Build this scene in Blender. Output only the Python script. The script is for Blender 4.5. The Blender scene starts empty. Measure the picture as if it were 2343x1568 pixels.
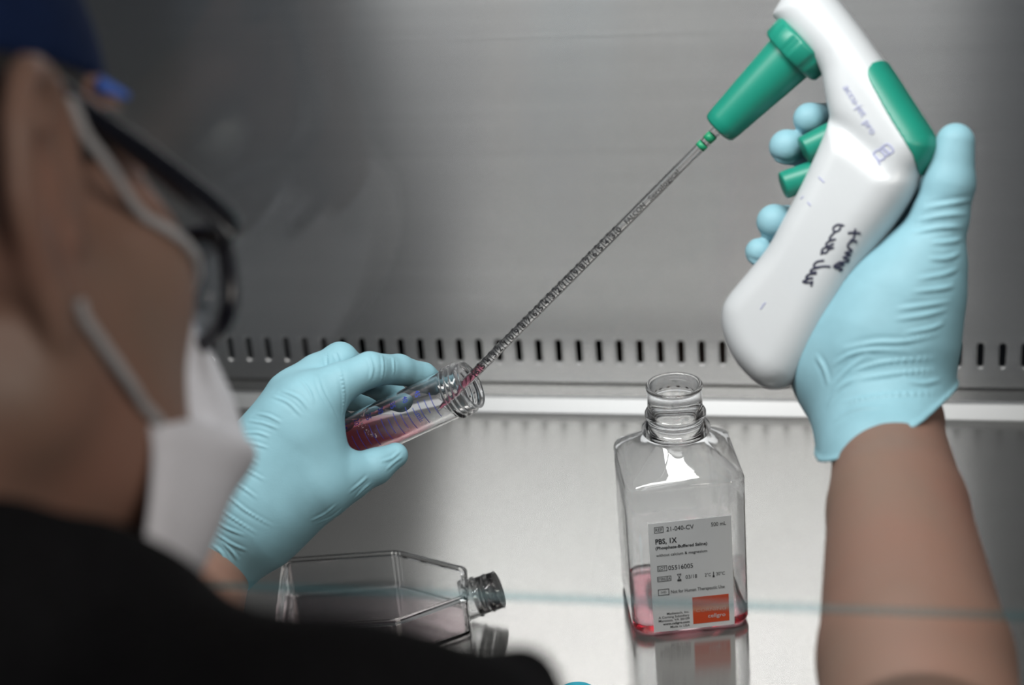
import bpy, bmesh, math, random
import numpy as np
from mathutils import Vector, Matrix
from mathutils.bvhtree import BVHTree
from mathutils.kdtree import KDTree

random.seed(7)
scene = bpy.context.scene
COL = scene.collection

# ------------------------------------------------------------------ camera
IW, IH, FPX = 2343.0, 1568.0, 4000.0
CAM = np.array([0.0, 0.0, 0.654])
_p, _y, _r = math.radians(25.0), math.radians(13.0), math.radians(-5.1)
CF = np.array([-math.sin(_y) * math.cos(_p), math.cos(_y) * math.cos(_p), -math.sin(_p)])
_R0 = np.cross(CF, [0, 0, 1]); _R0 /= np.linalg.norm(_R0)
_U0 = np.cross(_R0, CF)
CR = math.cos(_r) * _R0 + math.sin(_r) * _U0
CU = -math.sin(_r) * _R0 + math.cos(_r) * _U0

cd = bpy.data.cameras.new('camera')
cam = bpy.data.objects.new('camera', cd)
COL.objects.link(cam)
cam.matrix_world = Matrix(((CR[0], CU[0], -CF[0], CAM[0]), (CR[1], CU[1], -CF[1], CAM[1]),
                           (CR[2], CU[2], -CF[2], CAM[2]), (0, 0, 0, 1)))
cd.sensor_width = 36.0
cd.lens = FPX / IW * 36.0
cd.clip_start = 0.02
cd.dof.use_dof = True
cd.dof.focus_distance = 1.04
cd.dof.aperture_fstop = 5.6
scene.camera = cam

# ------------------------------------------------------------------ world, lights, exposure
world = bpy.data.worlds.new('world')
scene.world = world
world.use_nodes = True
bg = world.node_tree.nodes['Background']
bg.inputs[0].default_value = (0.75, 0.85, 1.0, 1)
bg.inputs[1].default_value = 0.06


def area_light(name, loc, target, sx, sy, power, color):
    ld = bpy.data.lights.new(name, 'AREA')
    ld.shape = 'RECTANGLE'; ld.size = sx; ld.size_y = sy; ld.energy = power; ld.color = color
    o = bpy.data.objects.new(name, ld); COL.objects.link(o)
    o.location = loc
    d = Vector(target) - Vector(loc)
    o.rotation_euler = d.to_track_quat('-Z', 'Y').to_euler()
    return o


# the fluorescent tube under the cabinet ceiling, and an added fill from the right to brighten face and label
area_light('cabinet_lamp', (-0.25, 0.665, 0.80), (-0.25, 0.84, 0.0), 0.70, 0.10, 5.9, (1.0, 0.99, 0.97))
area_light('face_fill', (0.95, -0.35, 1.35), (-0.2, 0.5, 0.4), 0.9, 0.5, 14.0, (1.0, 0.93, 0.85))

vs = scene.view_settings
vs.view_transform = 'Standard'; vs.look = 'None'; vs.exposure = 0.0; vs.gamma = 1.0
vs.use_curve_mapping = False
cy = scene.cycles
cy.max_bounces = 24; cy.transparent_max_bounces = 40; cy.glossy_bounces = 8; cy.transmission_bounces = 24
cy.diffuse_bounces = 5
cy.caustics_reflective = False; cy.caustics_refractive = False
cy.use_denoising = True
cy.sample_clamp_indirect = 4.0


# ------------------------------------------------------------------ camera-frame helpers (measuring only)
def ray(px, py):
    return CF + CR * (px - IW / 2) / FPX - CU * (py - IH / 2) / FPX


def at(px, py, d):
    return CAM + ray(px, py) * d


def cam2w(v):
    return CAM + CR * v[0] + CU * v[1] + CF * v[2]


def cdir(v):
    w = CR * v[0] + CU * v[1] + CF * v[2]
    return w / np.linalg.norm(w)


def on_z(px, py, z):
    v = ray(px, py); return CAM + v * ((z - CAM[2]) / v[2])


def on_plane(px, py, p0, n):
    v = ray(px, py); return CAM + v * (np.dot(p0 - CAM, n) / np.dot(v, n))


def unit(v):
    v = np.asarray(v, float); return v / np.linalg.norm(v)


# ------------------------------------------------------------------ objects
def link(o, parent=None):
    COL.objects.link(o)
    if parent is not None:
        o.parent = parent
    return o


def thing(name, label, cat, loc=(0, 0, 0), group=None):
    o = bpy.data.objects.new(name, None); COL.objects.link(o)
    o.empty_display_size = 0.02
    o.location = loc
    o['label'] = label; o['category'] = cat
    if group:
        o['group'] = group
    return o


def mesh_obj(name, verts, faces, mat, parent=None, smooth=True, label=None, fix=False):
    me = bpy.data.meshes.new(name)
    off = np.array(parent.location) if parent is not None else np.zeros(3)
    p = parent
    if p is not None and p.parent is not None:
        off = off + np.array(p.parent.location)
    V = np.asarray(verts, float) - off
    me.from_pydata(V.tolist(), [], faces if isinstance(faces, list) else faces.tolist())
    if fix:
        bm = bmesh.new(); bm.from_mesh(me); bmesh.ops.recalc_face_normals(bm, faces=bm.faces); bm.to_mesh(me); bm.free()
    me.update()
    if smooth:
        me.polygons.foreach_set('use_smooth', [True] * len(me.polygons))
    for m in (mat if isinstance(mat, (list, tuple)) else [mat]):
        me.materials.append(m)
    o = bpy.data.objects.new(name, me)
    link(o, parent)
    if label:
        o['label'] = label
    return o


def merge(parts):
    V, Fc, n = [], [], 0
    for v, f in parts:
        V.append(np.asarray(v, float))
        Fc += [[i + n for i in q] for q in (f if isinstance(f, list) else f.tolist())]
        n += len(v)
    return np.concatenate(V), Fc


def frame_from(axis, hint):
    a = unit(axis); e1 = hint - a * np.dot(hint, a); e1 = unit(e1); e2 = np.cross(a, e1)
    return a, e1, e2


def lathe(p0, axis, prof, n=64, hint=None, mod=None, close=False, start_cap=False, end_cap=False):
    """prof: list of (s, r) along axis."""
    if hint is None:
        hint = np.array([1.0, 0.2, 0.1])
    a, e1, e2 = frame_from(axis, np.asarray(hint, float))
    th = np.arange(n) * 2 * math.pi / n
    V = []
    for s, r in prof:
        rr = r * (np.ones(n) if mod is None else mod(th, s))
        V.append(p0 + a * s + np.outer(rr * np.cos(th), e1) + np.outer(rr * np.sin(th), e2))
    V = np.concatenate(V); m = len(prof); Fc = []
    for i in range(m - 1 + (1 if close else 0)):
        i2 = (i + 1) % m
        for j in range(n):
            k = (j + 1) % n
            Fc.append([i * n + j, i * n + k, i2 * n + k, i2 * n + j])
    if start_cap:
        Fc.append(list(range(n))[::-1])
    if end_cap:
        Fc.append([(m - 1) * n + j for j in range(n)])
    return V, Fc


def tube(points, r, n=10, closed=False, flat=None):
    """sweep along a polyline; r scalar or list; flat=(normal-scale) gives an oval band."""
    P = np.asarray(points, float); m = len(P)
    R_ = np.ones(m) * r if np.isscalar(r) else np.asarray(r)
    V = []
    up = np.array([0.13, 0.31, 0.94])
    for i in range(m):
        if closed:
            t = P[(i + 1) % m] - P[i - 1]
        else:
            t = P[min(i + 1, m - 1)] - P[max(i - 1, 0)]
        t = unit(t); e1 = unit(up - t * np.dot(up, t)); up = e1; e2 = np.cross(t, e1)
        th = np.arange(n) * 2 * math.pi / n
        V.append(P[i] + np.outer(np.cos(th), e1) * R_[i] + np.outer(np.sin(th), e2) * R_[i])
    V = np.concatenate(V); Fc = []
    for i in range(m - (0 if closed else 1)):
        i2 = (i + 1) % m
        for j in range(n):
            k = (j + 1) % n
            Fc.append([i * n + j, i * n + k, i2 * n + k, i2 * n + j])
    if not closed:
        Fc.append(list(range(n))[::-1]); Fc.append([(m - 1) * n + j for j in range(n)])
    return V, Fc


def spline(P, n):
    P = np.asarray(P, float); m = len(P)
    out = []
    for i in range(m - 1):
        p0, p1, p2, p3 = P[max(i - 1, 0)], P[i], P[i + 1], P[min(i + 2, m - 1)]
        for k in range(n):
            t = k / n
            out.append(0.5 * ((2 * p1) + (-p0 + p2) * t + (2 * p0 - 5 * p1 + 4 * p2 - p3) * t * t + (-p0 + 3 * p1 - 3 * p2 + p3) * t ** 3))
    out.append(P[-1])
    return np.array(out)


def box(lo, hi):
    x0, y0, z0 = lo; x1, y1, z1 = hi
    V = [(x0, y0, z0), (x1, y0, z0), (x1, y1, z0), (x0, y1, z0), (x0, y0, z1), (x1, y0, z1), (x1, y1, z1), (x0, y1, z1)]
    Fc = [[0, 3, 2, 1], [4, 5, 6, 7], [0, 1, 5, 4], [1, 2, 6, 5], [2, 3, 7, 6], [3, 0, 4, 7]]
    return np.array(V, float), Fc


def bevel(o, w, seg=3):
    m = o.modifiers.new('bevel', 'BEVEL'); m.width = w; m.segments = seg; m.limit_method = 'ANGLE'
    return o


# ------------------------------------------------------------------ distance-field modelling
class Field:
    def __init__(s, lo, hi, h):
        s.lo = np.asarray(lo, float); s.h = h
        s.n = np.ceil((np.asarray(hi) - s.lo) / h).astype(int) + 1
        s.D = np.full(tuple(s.n), 0.05, np.float32)

    def sub(s, lo, hi):
        a = np.clip(np.floor((lo - s.lo) / s.h).astype(int), 0, s.n)
        b = np.clip(np.ceil((hi - s.lo) / s.h).astype(int) + 1, 0, s.n)
        ax = [(s.lo[i] + s.h * np.arange(a[i], b[i])).astype(np.float32) for i in range(3)]
        return (slice(a[0], b[0]), slice(a[1], b[1]), slice(a[2], b[2])), np.meshgrid(*ax, indexing='ij', sparse=True)

    def add(s, prim, k=0.004):
        f, lo, hi = prim
        m = k + 3 * s.h
        sl, (X, Y, Z) = s.sub(lo - m, hi + m)
        if min(X.size, Y.size, Z.size) == 0:
            return s
        d = f(X, Y, Z); D = s.D[sl]
        if k <= 0:
            s.D[sl] = np.minimum(D, d)
        else:
            hh = np.clip(0.5 + 0.5 * (D - d) / k, 0, 1)
            s.D[sl] = D * (1 - hh) + d * hh - k * hh * (1 - hh)
        return s

    def cut(s, prim, k=0.003):
        f, lo, hi = prim
        sl, (X, Y, Z) = s.sub(lo - k - 3 * s.h, hi + k + 3 * s.h)
        d = -f(X, Y, Z); D = s.D[sl]
        hh = np.clip(0.5 - 0.5 * (D - d) / k, 0, 1)
        s.D[sl] = D * (1 - hh) + d * hh + k * hh * (1 - hh)
        return s

    def half(s, p0, n):
        ax = [(s.lo[i] + s.h * np.arange(s.n[i])).astype(np.float32) for i in range(3)]
        X, Y, Z = np.meshgrid(*ax, indexing='ij', sparse=True)
        s.D = np.maximum(s.D, (X - p0[0]) * n[0] + (Y - p0[1]) * n[1] + (Z - p0[2]) * n[2])
        return s

    def mesh(s, smooth=2):
        D = s.D
        D[0] = D[-1] = 1e-3 + np.abs(D[0]) * 0 + s.h; D[:, 0] = D[:, -1] = s.h; D[:, :, 0] = D[:, :, -1] = s.h
        I = D < 0
        nx, ny, nz = D.shape
        cnt = np.zeros((nx - 1, ny - 1, nz - 1), np.int8)
        for a in (0, 1):
            for b in (0, 1):
                for c in (0, 1):
                    cnt += I[a:nx - 1 + a, b:ny - 1 + b, c:nz - 1 + c]
        act = np.argwhere((cnt > 0) & (cnt < 8))
        idx = np.full(cnt.shape, -1, np.int32)
        idx[act[:, 0], act[:, 1], act[:, 2]] = np.arange(len(act))
        P = np.zeros((len(act), 3)); N = np.zeros(len(act))
        cs = [(a, b, c) for a in (0, 1) for b in (0, 1) for c in (0, 1)]
        for i, c0 in enumerate(cs):
            for c1 in cs[i + 1:]:
                if sum(abs(u - v) for u, v in zip(c0, c1)) != 1:
                    continue
                d0 = D[act[:, 0] + c0[0], act[:, 1] + c0[1], act[:, 2] + c0[2]].astype(float)
                d1 = D[act[:, 0] + c1[0], act[:, 1] + c1[1], act[:, 2] + c1[2]].astype(float)
                x = (d0 < 0) != (d1 < 0)
                t = np.where(x, d0 / np.where(x, d0 - d1, 1), 0)
                p = np.array(c0) + np.outer(t, np.array(c1) - np.array(c0))
                P[x] += p[x]; N[x] += 1
        V = s.lo + (act + P / N[:, None]) * s.h
        Q = []
        for ax in range(3):
            o1, o2 = [(1, 2), (2, 0), (0, 1)][ax]
            sl0 = [slice(1, -1)] * 3; sl1 = [slice(1, -1)] * 3
            sl0[ax] = slice(0, -1); sl1[ax] = slice(1, None)
            A, B = I[tuple(sl0)], I[tuple(sl1)]
            for flip, M in ((False, A & ~B), (True, ~A & B)):
                e = np.argwhere(M)
                base = e + np.array([0 if i == ax else 1 for i in range(3)])
                q = []
                for (u, v) in ((-1, -1), (0, -1), (0, 0), (-1, 0)):
                    c = base.copy(); c[:, o1] += u; c[:, o2] += v
                    q.append(idx[c[:, 0], c[:, 1], c[:, 2]])
                q = np.stack(q, 1)
                Q.append(q[:, ::-1] if flip else q)
        Q = np.concatenate(Q); Q = Q[(Q >= 0).all(1)]
        for _ in range(smooth):
            S = np.zeros_like(V); c = np.zeros(len(V))
            for a, b in ((0, 1), (1, 2), (2, 3), (3, 0)):
                np.add.at(S, Q[:, a], V[Q[:, b]]); np.add.at(S, Q[:, b], V[Q[:, a]])
                np.add.at(c, Q[:, a], 1); np.add.at(c, Q[:, b], 1)
            V = 0.5 * V + 0.5 * S / np.maximum(c, 1)[:, None]
        return V, Q


def cone(a, b, ra, rb, flat=None):
    """round tapered capsule; flat=(axis, factor) squeezes it along axis."""
    a = np.asarray(a, float); b = np.asarray(b, float); ba = b - a; L = max(float(ba @ ba), 1e-12)

    def f(X, Y, Z):
        px, py, pz = X - a[0], Y - a[1], Z - a[2]
        t = np.clip((px * ba[0] + py * ba[1] + pz * ba[2]) / L, 0, 1)
        qx, qy, qz = px - ba[0] * t, py - ba[1] * t, pz - ba[2] * t
        r2 = qx * qx + qy * qy + qz * qz
        if flat is not None:
            n, fac = flat
            w = qx * n[0] + qy * n[1] + qz * n[2]
            r2 = r2 + w * w * (1 / fac ** 2 - 1)
            return ((np.sqrt(r2) - (ra + (rb - ra) * t)) * (0.5 + 0.5 * fac)).astype(np.float32)
        return (np.sqrt(r2) - (ra + (rb - ra) * t)).astype(np.float32)
    r = max(ra, rb)
    return f, np.minimum(a, b) - r, np.maximum(a, b) + r


def chain(pts, rad):
    return [cone(pts[i], pts[i + 1], rad[i], rad[i + 1]) for i in range(len(pts) - 1)]


def ellip(c, M, rad):
    """M rows = local axes in world."""
    c = np.asarray(c, float); rad = np.asarray(rad, float)

    def f(X, Y, Z):
        px, py, pz = X - c[0], Y - c[1], Z - c[2]
        k0 = 0; k1 = 0
        for i in range(3):
            q = px * M[i][0] + py * M[i][1] + pz * M[i][2]
            k0 = k0 + (q / rad[i]) ** 2; k1 = k1 + (q / rad[i] ** 2) ** 2
        k0 = np.sqrt(k0); k1 = np.sqrt(k1) + 1e-6
        return (k0 * (k0 - 1) / k1).astype(np.float32)
    e = np.sqrt((np.asarray(M).T ** 2 * rad ** 2).sum(1))
    return f, c - e, c + e


def poly2d(pts, x, y):
    """signed distance to a polygon, arrays x, y."""
    P = np.asarray(pts, float); n = len(P)
    d = np.full(np.broadcast(x, y).shape, 1e9); s = np.ones(d.shape)
    for i in range(n):
        a = P[i]; b = P[i - 1]
        ex, ey = b - a; wx, wy = x - a[0], y - a[1]
        t = np.clip((wx * ex + wy * ey) / (ex * ex + ey * ey + 1e-18), 0, 1)
        d = np.minimum(d, (wx - ex * t) ** 2 + (wy - ey * t) ** 2)
        c1 = y >= a[1]; c2 = y < b[1]; c3 = ex * wy > ey * wx
        fl = (c1 & c2 & c3) | (~c1 & ~c2 & ~c3)
        s = np.where(fl, -s, s)
    return s * np.sqrt(d)


# ------------------------------------------------------------------ materials
def nodes_of(name):
    m = bpy.data.materials.new(name); m.use_nodes = True
    nt = m.node_tree
    return m, nt, nt.nodes['Principled BSDF'], nt.nodes['Material Output']


def add_node(nt, typ, **kw):
    n = nt.nodes.new(typ)
    for k, v in kw.items():
        setattr(n, k, v)
    return n


def coords(nt, scale, kind='Object'):
    tc = add_node(nt, 'ShaderNodeTexCoord'); mp = add_node(nt, 'ShaderNodeMapping')
    mp.inputs['Scale'].default_value = scale
    nt.links.new(tc.outputs[kind], mp.inputs['Vector'])
    return mp.outputs['Vector']


def noise(nt, vec, scale, detail=3, rough=0.5):
    n = add_node(nt, 'ShaderNodeTexNoise')
    n.inputs['Scale'].default_value = scale; n.inputs['Detail'].default_value = detail
    n.inputs['Roughness'].default_value = rough
    nt.links.new(vec, n.inputs['Vector'])
    return n.outputs['Fac']


def ramp(nt, fac, c0, c1, p0=0.0, p1=1.0):
    r = add_node(nt, 'ShaderNodeValToRGB')
    r.color_ramp.elements[0].position = p0; r.color_ramp.elements[1].position = p1
    r.color_ramp.elements[0].color = (*c0, 1); r.color_ramp.elements[1].color = (*c1, 1)
    nt.links.new(fac, r.inputs['Fac'])
    return r.outputs['Color']


def bump(nt, fac, strength, dist, target):
    b = add_node(nt, 'ShaderNodeBump')
    b.inputs['Strength'].default_value = strength; b.inputs['Distance'].default_value = dist
    nt.links.new(fac, b.inputs['Height']); nt.links.new(b.outputs['Normal'], target.inputs['Normal'])


def plain(name, color, rough=0.5, metal=0.0, spec=0.5, nscale=None, namp=0.08, bscale=None, bdist=0.0003, sss=0.0, coat=0.0):
    m, nt, b, out = nodes_of(name)
    b.inputs['Base Color'].default_value = (*color, 1)
    b.inputs['Roughness'].default_value = rough; b.inputs['Metallic'].default_value = metal
    b.inputs['Specular IOR Level'].default_value = spec
    if coat:
        b.inputs['Coat Weight'].default_value = coat
    if sss:
        b.inputs['Subsurface Weight'].default_value = sss
        b.inputs['Subsurface Radius'].default_value = (0.008, 0.004, 0.002)
        b.inputs['Subsurface Scale'].default_value = 1.0
    if nscale:
        v = coords(nt, (1, 1, 1))
        c0 = tuple(max(0, c * (1 - namp)) for c in color); c1 = tuple(min(1, c * (1 + namp)) for c in color)
        nt.links.new(ramp(nt, noise(nt, v, nscale, 4), c0, c1, 0.3, 0.7), b.inputs['Base Color'])
    if bscale:
        v = coords(nt, (1, 1, 1))
        bump(nt, noise(nt, v, bscale, 4), 0.6, bdist, b)
    return m


def steel(name, color, rough, tangent, brush, aniso=0.9, fine=0.10, metal=1.0):
    """brushed stainless steel: tangent = the direction the highlights smear, brush = coordinate scale (fine across the grain)."""
    m, nt, b, out = nodes_of(name)
    b.inputs['Metallic'].default_value = metal
    b.inputs['Anisotropic'].default_value = aniso
    t = add_node(nt, 'ShaderNodeCombineXYZ')
    for i in range(3):
        t.inputs[i].default_value = tangent[i]
    nt.links.new(t.outputs[0], b.inputs['Tangent'])
    v = coords(nt, brush)
    f = noise(nt, v, 1.0, 3, 0.55)
    c0 = tuple(c * (1 - fine) for c in color); c1 = tuple(min(1, c * (1 + fine)) for c in color)
    nt.links.new(ramp(nt, f, c0, c1, 0.25, 0.75), b.inputs['Base Color'])
    mr = add_node(nt, 'ShaderNodeMapRange')
    mr.inputs['To Min'].default_value = rough - 0.012; mr.inputs['To Max'].default_value = rough + 0.012
    nt.links.new(f, mr.inputs['Value']); nt.links.new(mr.outputs[0], b.inputs['Roughness'])
    return m


def clear(name, tint=(1, 1, 1), edge=(0.55, 0.58, 0.6), edge_pow=3.0, milk=0.0, milk_col=(0.8, 0.85, 0.9), rough=0.03, refl=1.0,
          vol=None, f0=0.04):
    """thin clear plastic or glass: light goes straight through, mirror sheen rises toward grazing angles."""
    m, nt, b, out = nodes_of(name)
    nt.nodes.remove(b)
    L = nt.links.new
    lw = add_node(nt, 'ShaderNodeLayerWeight'); lw.inputs['Blend'].default_value = 0.5
    p1 = add_node(nt, 'ShaderNodeMath', operation='POWER'); p1.inputs[1].default_value = edge_pow
    L(lw.outputs['Facing'], p1.inputs[0])
    mix = add_node(nt, 'ShaderNodeMix', data_type='RGBA')
    mix.inputs[6].default_value = (*tint, 1); mix.inputs[7].default_value = (*edge, 1)
    L(p1.outputs[0], mix.inputs[0])
    tr = add_node(nt, 'ShaderNodeBsdfTransparent'); L(mix.outputs[2], tr.inputs['Color'])
    gl = add_node(nt, 'ShaderNodeBsdfGlossy'); gl.inputs['Roughness'].default_value = rough
    p5 = add_node(nt, 'ShaderNodeMath', operation='POWER'); p5.inputs[1].default_value = 5.0
    L(lw.outputs['Facing'], p5.inputs[0])
    sc_ = add_node(nt, 'ShaderNodeMath', operation='MULTIPLY_ADD')
    sc_.inputs[1].default_value = (1 - f0) * refl; sc_.inputs[2].default_value = f0 * refl
    L(p5.outputs[0], sc_.inputs[0])
    base = tr.outputs[0]
    if milk > 0:
        df = add_node(nt, 'ShaderNodeBsdfTranslucent'); df.inputs['Color'].default_value = (*milk_col, 1)
        d2 = add_node(nt, 'ShaderNodeBsdfDiffuse'); d2.inputs['Color'].default_value = (*milk_col, 1)
        mm = add_node(nt, 'ShaderNodeMixShader'); mm.inputs[0].default_value = 0.5
        L(df.outputs[0], mm.inputs[1]); L(d2.outputs[0], mm.inputs[2])
        ms = add_node(nt, 'ShaderNodeMixShader'); ms.inputs[0].default_value = milk
        L(tr.outputs[0], ms.inputs[1]); L(mm.outputs[0], ms.inputs[2]); base = ms.outputs[0]
    mx = add_node(nt, 'ShaderNodeMixShader')
    L(sc_.outputs[0], mx.inputs[0]); L(base, mx.inputs[1]); L(gl.outputs[0], mx.inputs[2])
    L(mx.outputs[0], out.inputs['Surface'])
    if vol:
        va = add_node(nt, 'ShaderNodeVolumeAbsorption')
        va.inputs['Color'].default_value = (*vol[0], 1); va.inputs['Density'].default_value = vol[1]
        L(va.outputs[0], out.inputs['Volume'])
    return m


def solid_clear(name, color=(1, 1, 1), ior=1.5, rough=0.0, milk=0.0, milk_col=(0.85, 0.87, 0.95)):
    m, nt, b, out = nodes_of(name)
    b.inputs['Base Color'].default_value = (*color, 1); b.inputs['Transmission Weight'].default_value = 1.0
    b.inputs['IOR'].default_value = ior; b.inputs['Roughness'].default_value = rough
    if milk > 0:
        df = add_node(nt, 'ShaderNodeBsdfTranslucent'); df.inputs['Color'].default_value = (*milk_col, 1)
        d2 = add_node(nt, 'ShaderNodeBsdfDiffuse'); d2.inputs['Color'].default_value = (*milk_col, 1)
        mm = add_node(nt, 'ShaderNodeMixShader'); ms = add_node(nt, 'ShaderNodeMixShader'); ms.inputs[0].default_value = milk
        nt.links.new(df.outputs[0], mm.inputs[1]); nt.links.new(d2.outputs[0], mm.inputs[2])
        nt.links.new(b.outputs[0], ms.inputs[1]); nt.links.new(mm.outputs[0], ms.inputs[2]); nt.links.new(ms.outputs[0], out.inputs['Surface'])
    return m


M = {}
M['wall'] = steel('brushed_steel_wall', (0.87, 0.875, 0.88), 0.26, (0, 0, 1), (1.2, 3, 420), 1.0, 0.045)
M['bench'] = steel('brushed_steel_bench', (0.47, 0.465, 0.452), 0.145, (0, 1, 0), (1.5, 420, 3), 0.95, 0.03, metal=0.85)
M['rail'] = plain('rail_steel', (0.40, 0.405, 0.41), 0.42, metal=0.9)
M['void'] = plain('duct_shade', (0.012, 0.013, 0.013), 0.8)
M['paint'] = plain('white_enamel', (0.62, 0.63, 0.63), 0.5, nscale=8, namp=0.03)
M['dark_wall'] = plain('dark_side_panel', (0.03, 0.033, 0.036), 0.3, nscale=6)  # unseen side walls, coloured dark so the steel's reflections darken
M['glove'] = plain('blue_nitrile', (0.245, 0.455, 0.53), 0.55, spec=0.3, nscale=60, namp=0.06, bscale=900, bdist=0.00012)
_m, _nt, _b, _o = nodes_of('skin')
_v = coords(_nt, (1, 1, 1))
_nt.links.new(ramp(_nt, noise(_nt, _v, 14, 3), (0.188, 0.126, 0.096), (0.225, 0.114, 0.085), 0.25, 0.75), _b.inputs['Base Color'])
_b.inputs['Roughness'].default_value = 0.52; _b.inputs['Specular IOR Level'].default_value = 0.35
_b.inputs['Subsurface Weight'].default_value = 0.15; _b.inputs['Subsurface Radius'].default_value = (0.008, 0.004, 0.002); _b.inputs['Subsurface Scale'].default_value = 1.0
bump(_nt, noise(_nt, _v, 500, 4), 0.6, 0.0002, _b)
M['skin'] = _m
M['shirt'] = plain('black_cotton', (0.006, 0.006, 0.007), 0.9, spec=0.1, nscale=300, namp=0.3)
M['cap'] = plain('blue_cap_fabric', (0.005, 0.014, 0.052), 0.85, spec=0.15, nscale=250, namp=0.15)
M['hair'] = plain('black_hair', (0.012, 0.010, 0.009), 0.6, nscale=400, namp=0.4)
M['mask'] = plain('white_mask_fabric', (0.62, 0.625, 0.67), 0.85, spec=0.15, nscale=400, namp=0.05, bscale=300, bdist=0.0004)
M['strap'] = plain('grey_elastic', (0.36, 0.36, 0.37), 0.85, spec=0.15, nscale=500, namp=0.1)
M['frame'] = plain('black_acetate', (0.006, 0.007, 0.012), 0.25, spec=0.5)
M['eye'] = plain('eye_white', (0.75, 0.73, 0.70), 0.2)
M['lens'] = clear('lens_glass', (0.97, 0.98, 0.99), (0.7, 0.75, 0.8), 4, refl=0.35)
M['sash'] = clear('sash_glass', (0.985, 0.99, 0.99), (0.8, 0.9, 0.9), 6, rough=0.01)
M['sash_edge'] = plain('glass_edge_green', (0.30, 0.62, 0.66), 0.35)
M['sash_edge'] = clear('glass_edge_green', (0.84, 0.90, 0.91), (0.75, 0.85, 0.87), 2, milk=0.06, milk_col=(0.25, 0.62, 0.68))
M['pet'] = solid_clear('clear_pet', (0.985, 0.99, 0.995), 1.53)
M['ps'] = solid_clear('clear_polystyrene', (0.995, 0.995, 0.995), 1.45, 0.0)
M['pp'] = solid_clear('tube_polypropylene', (0.99, 0.99, 1.0), 1.45, 0.03, milk=0.03)
M['pipg'] = solid_clear('pipette_clear', (0.98, 0.98, 0.98), 1.5)
M['media'] = clear('pink_medium', (1, 1, 1), (0.9, 0.75, 0.8), 4, vol=((0.93, 0.20, 0.34), 85.0), rough=0.02)
M['media_red'] = clear('red_medium', (1, 1, 1), (0.9, 0.6, 0.65), 4, vol=((0.92, 0.04, 0.20), 82.0), rough=0.02)
M['white'] = plain('white_plastic', (0.545, 0.57, 0.59), 0.32, spec=0.5, nscale=30, namp=0.015)
M['green'] = plain('green_plastic', (0.010, 0.235, 0.165), 0.38, spec=0.5, nscale=40, namp=0.04)
M['label'] = plain('label_paper', (0.97, 0.985, 0.99), 0.6, nscale=100, namp=0.01)
M['ink'] = plain('black_ink', (0.012, 0.013, 0.016), 0.6)
M['ink_blue'] = plain('blue_ink', (0.03, 0.05, 0.32), 0.6)
M['ink_violet'] = plain('violet_ink', (0.36, 0.38, 0.58), 0.6)
M['pen'] = plain('marker_ink', (0.012, 0.014, 0.045), 0.5)
M['orange'] = plain('orange_print', (0.80, 0.12, 0.035), 0.55)
M['pale'] = plain('pale_print', (0.86, 0.52, 0.42), 0.55)
M['white_ink'] = plain('white_print', (0.80, 0.80, 0.80), 0.55)
M['band'] = plain('green_band', (0.010, 0.28, 0.13), 0.45)
M['capblue'] = plain('cyan_cap_plastic', (0.03, 0.36, 0.48), 0.4)
M['drop'] = clear('water_drop', (0.93, 0.94, 0.95), (0.35, 0.36, 0.38), 2.0)

# ------------------------------------------------------------------ the cabinet: back wall with slots, side walls, ceiling
YW = 1.287
PITCH, SLOT_Z, SLOT_W, SLOT_H = 0.01695, 0.0305, 0.0055, 0.0205
X0 = 0.0640 - 0.0085 - 55 * PITCH          # a slot's cell starts here
NS = 78


def slot_loop(cx, cz, w, h, n=20):
    r = w / 2; P = []
    for i in range(n):
        a = 2 * math.pi * i / n
        P.append((cx + r * math.cos(a), cz + (h / 2 - r) * (1 if math.sin(a) >= 0 else -1) + r * math.sin(a)))
    return P


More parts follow.
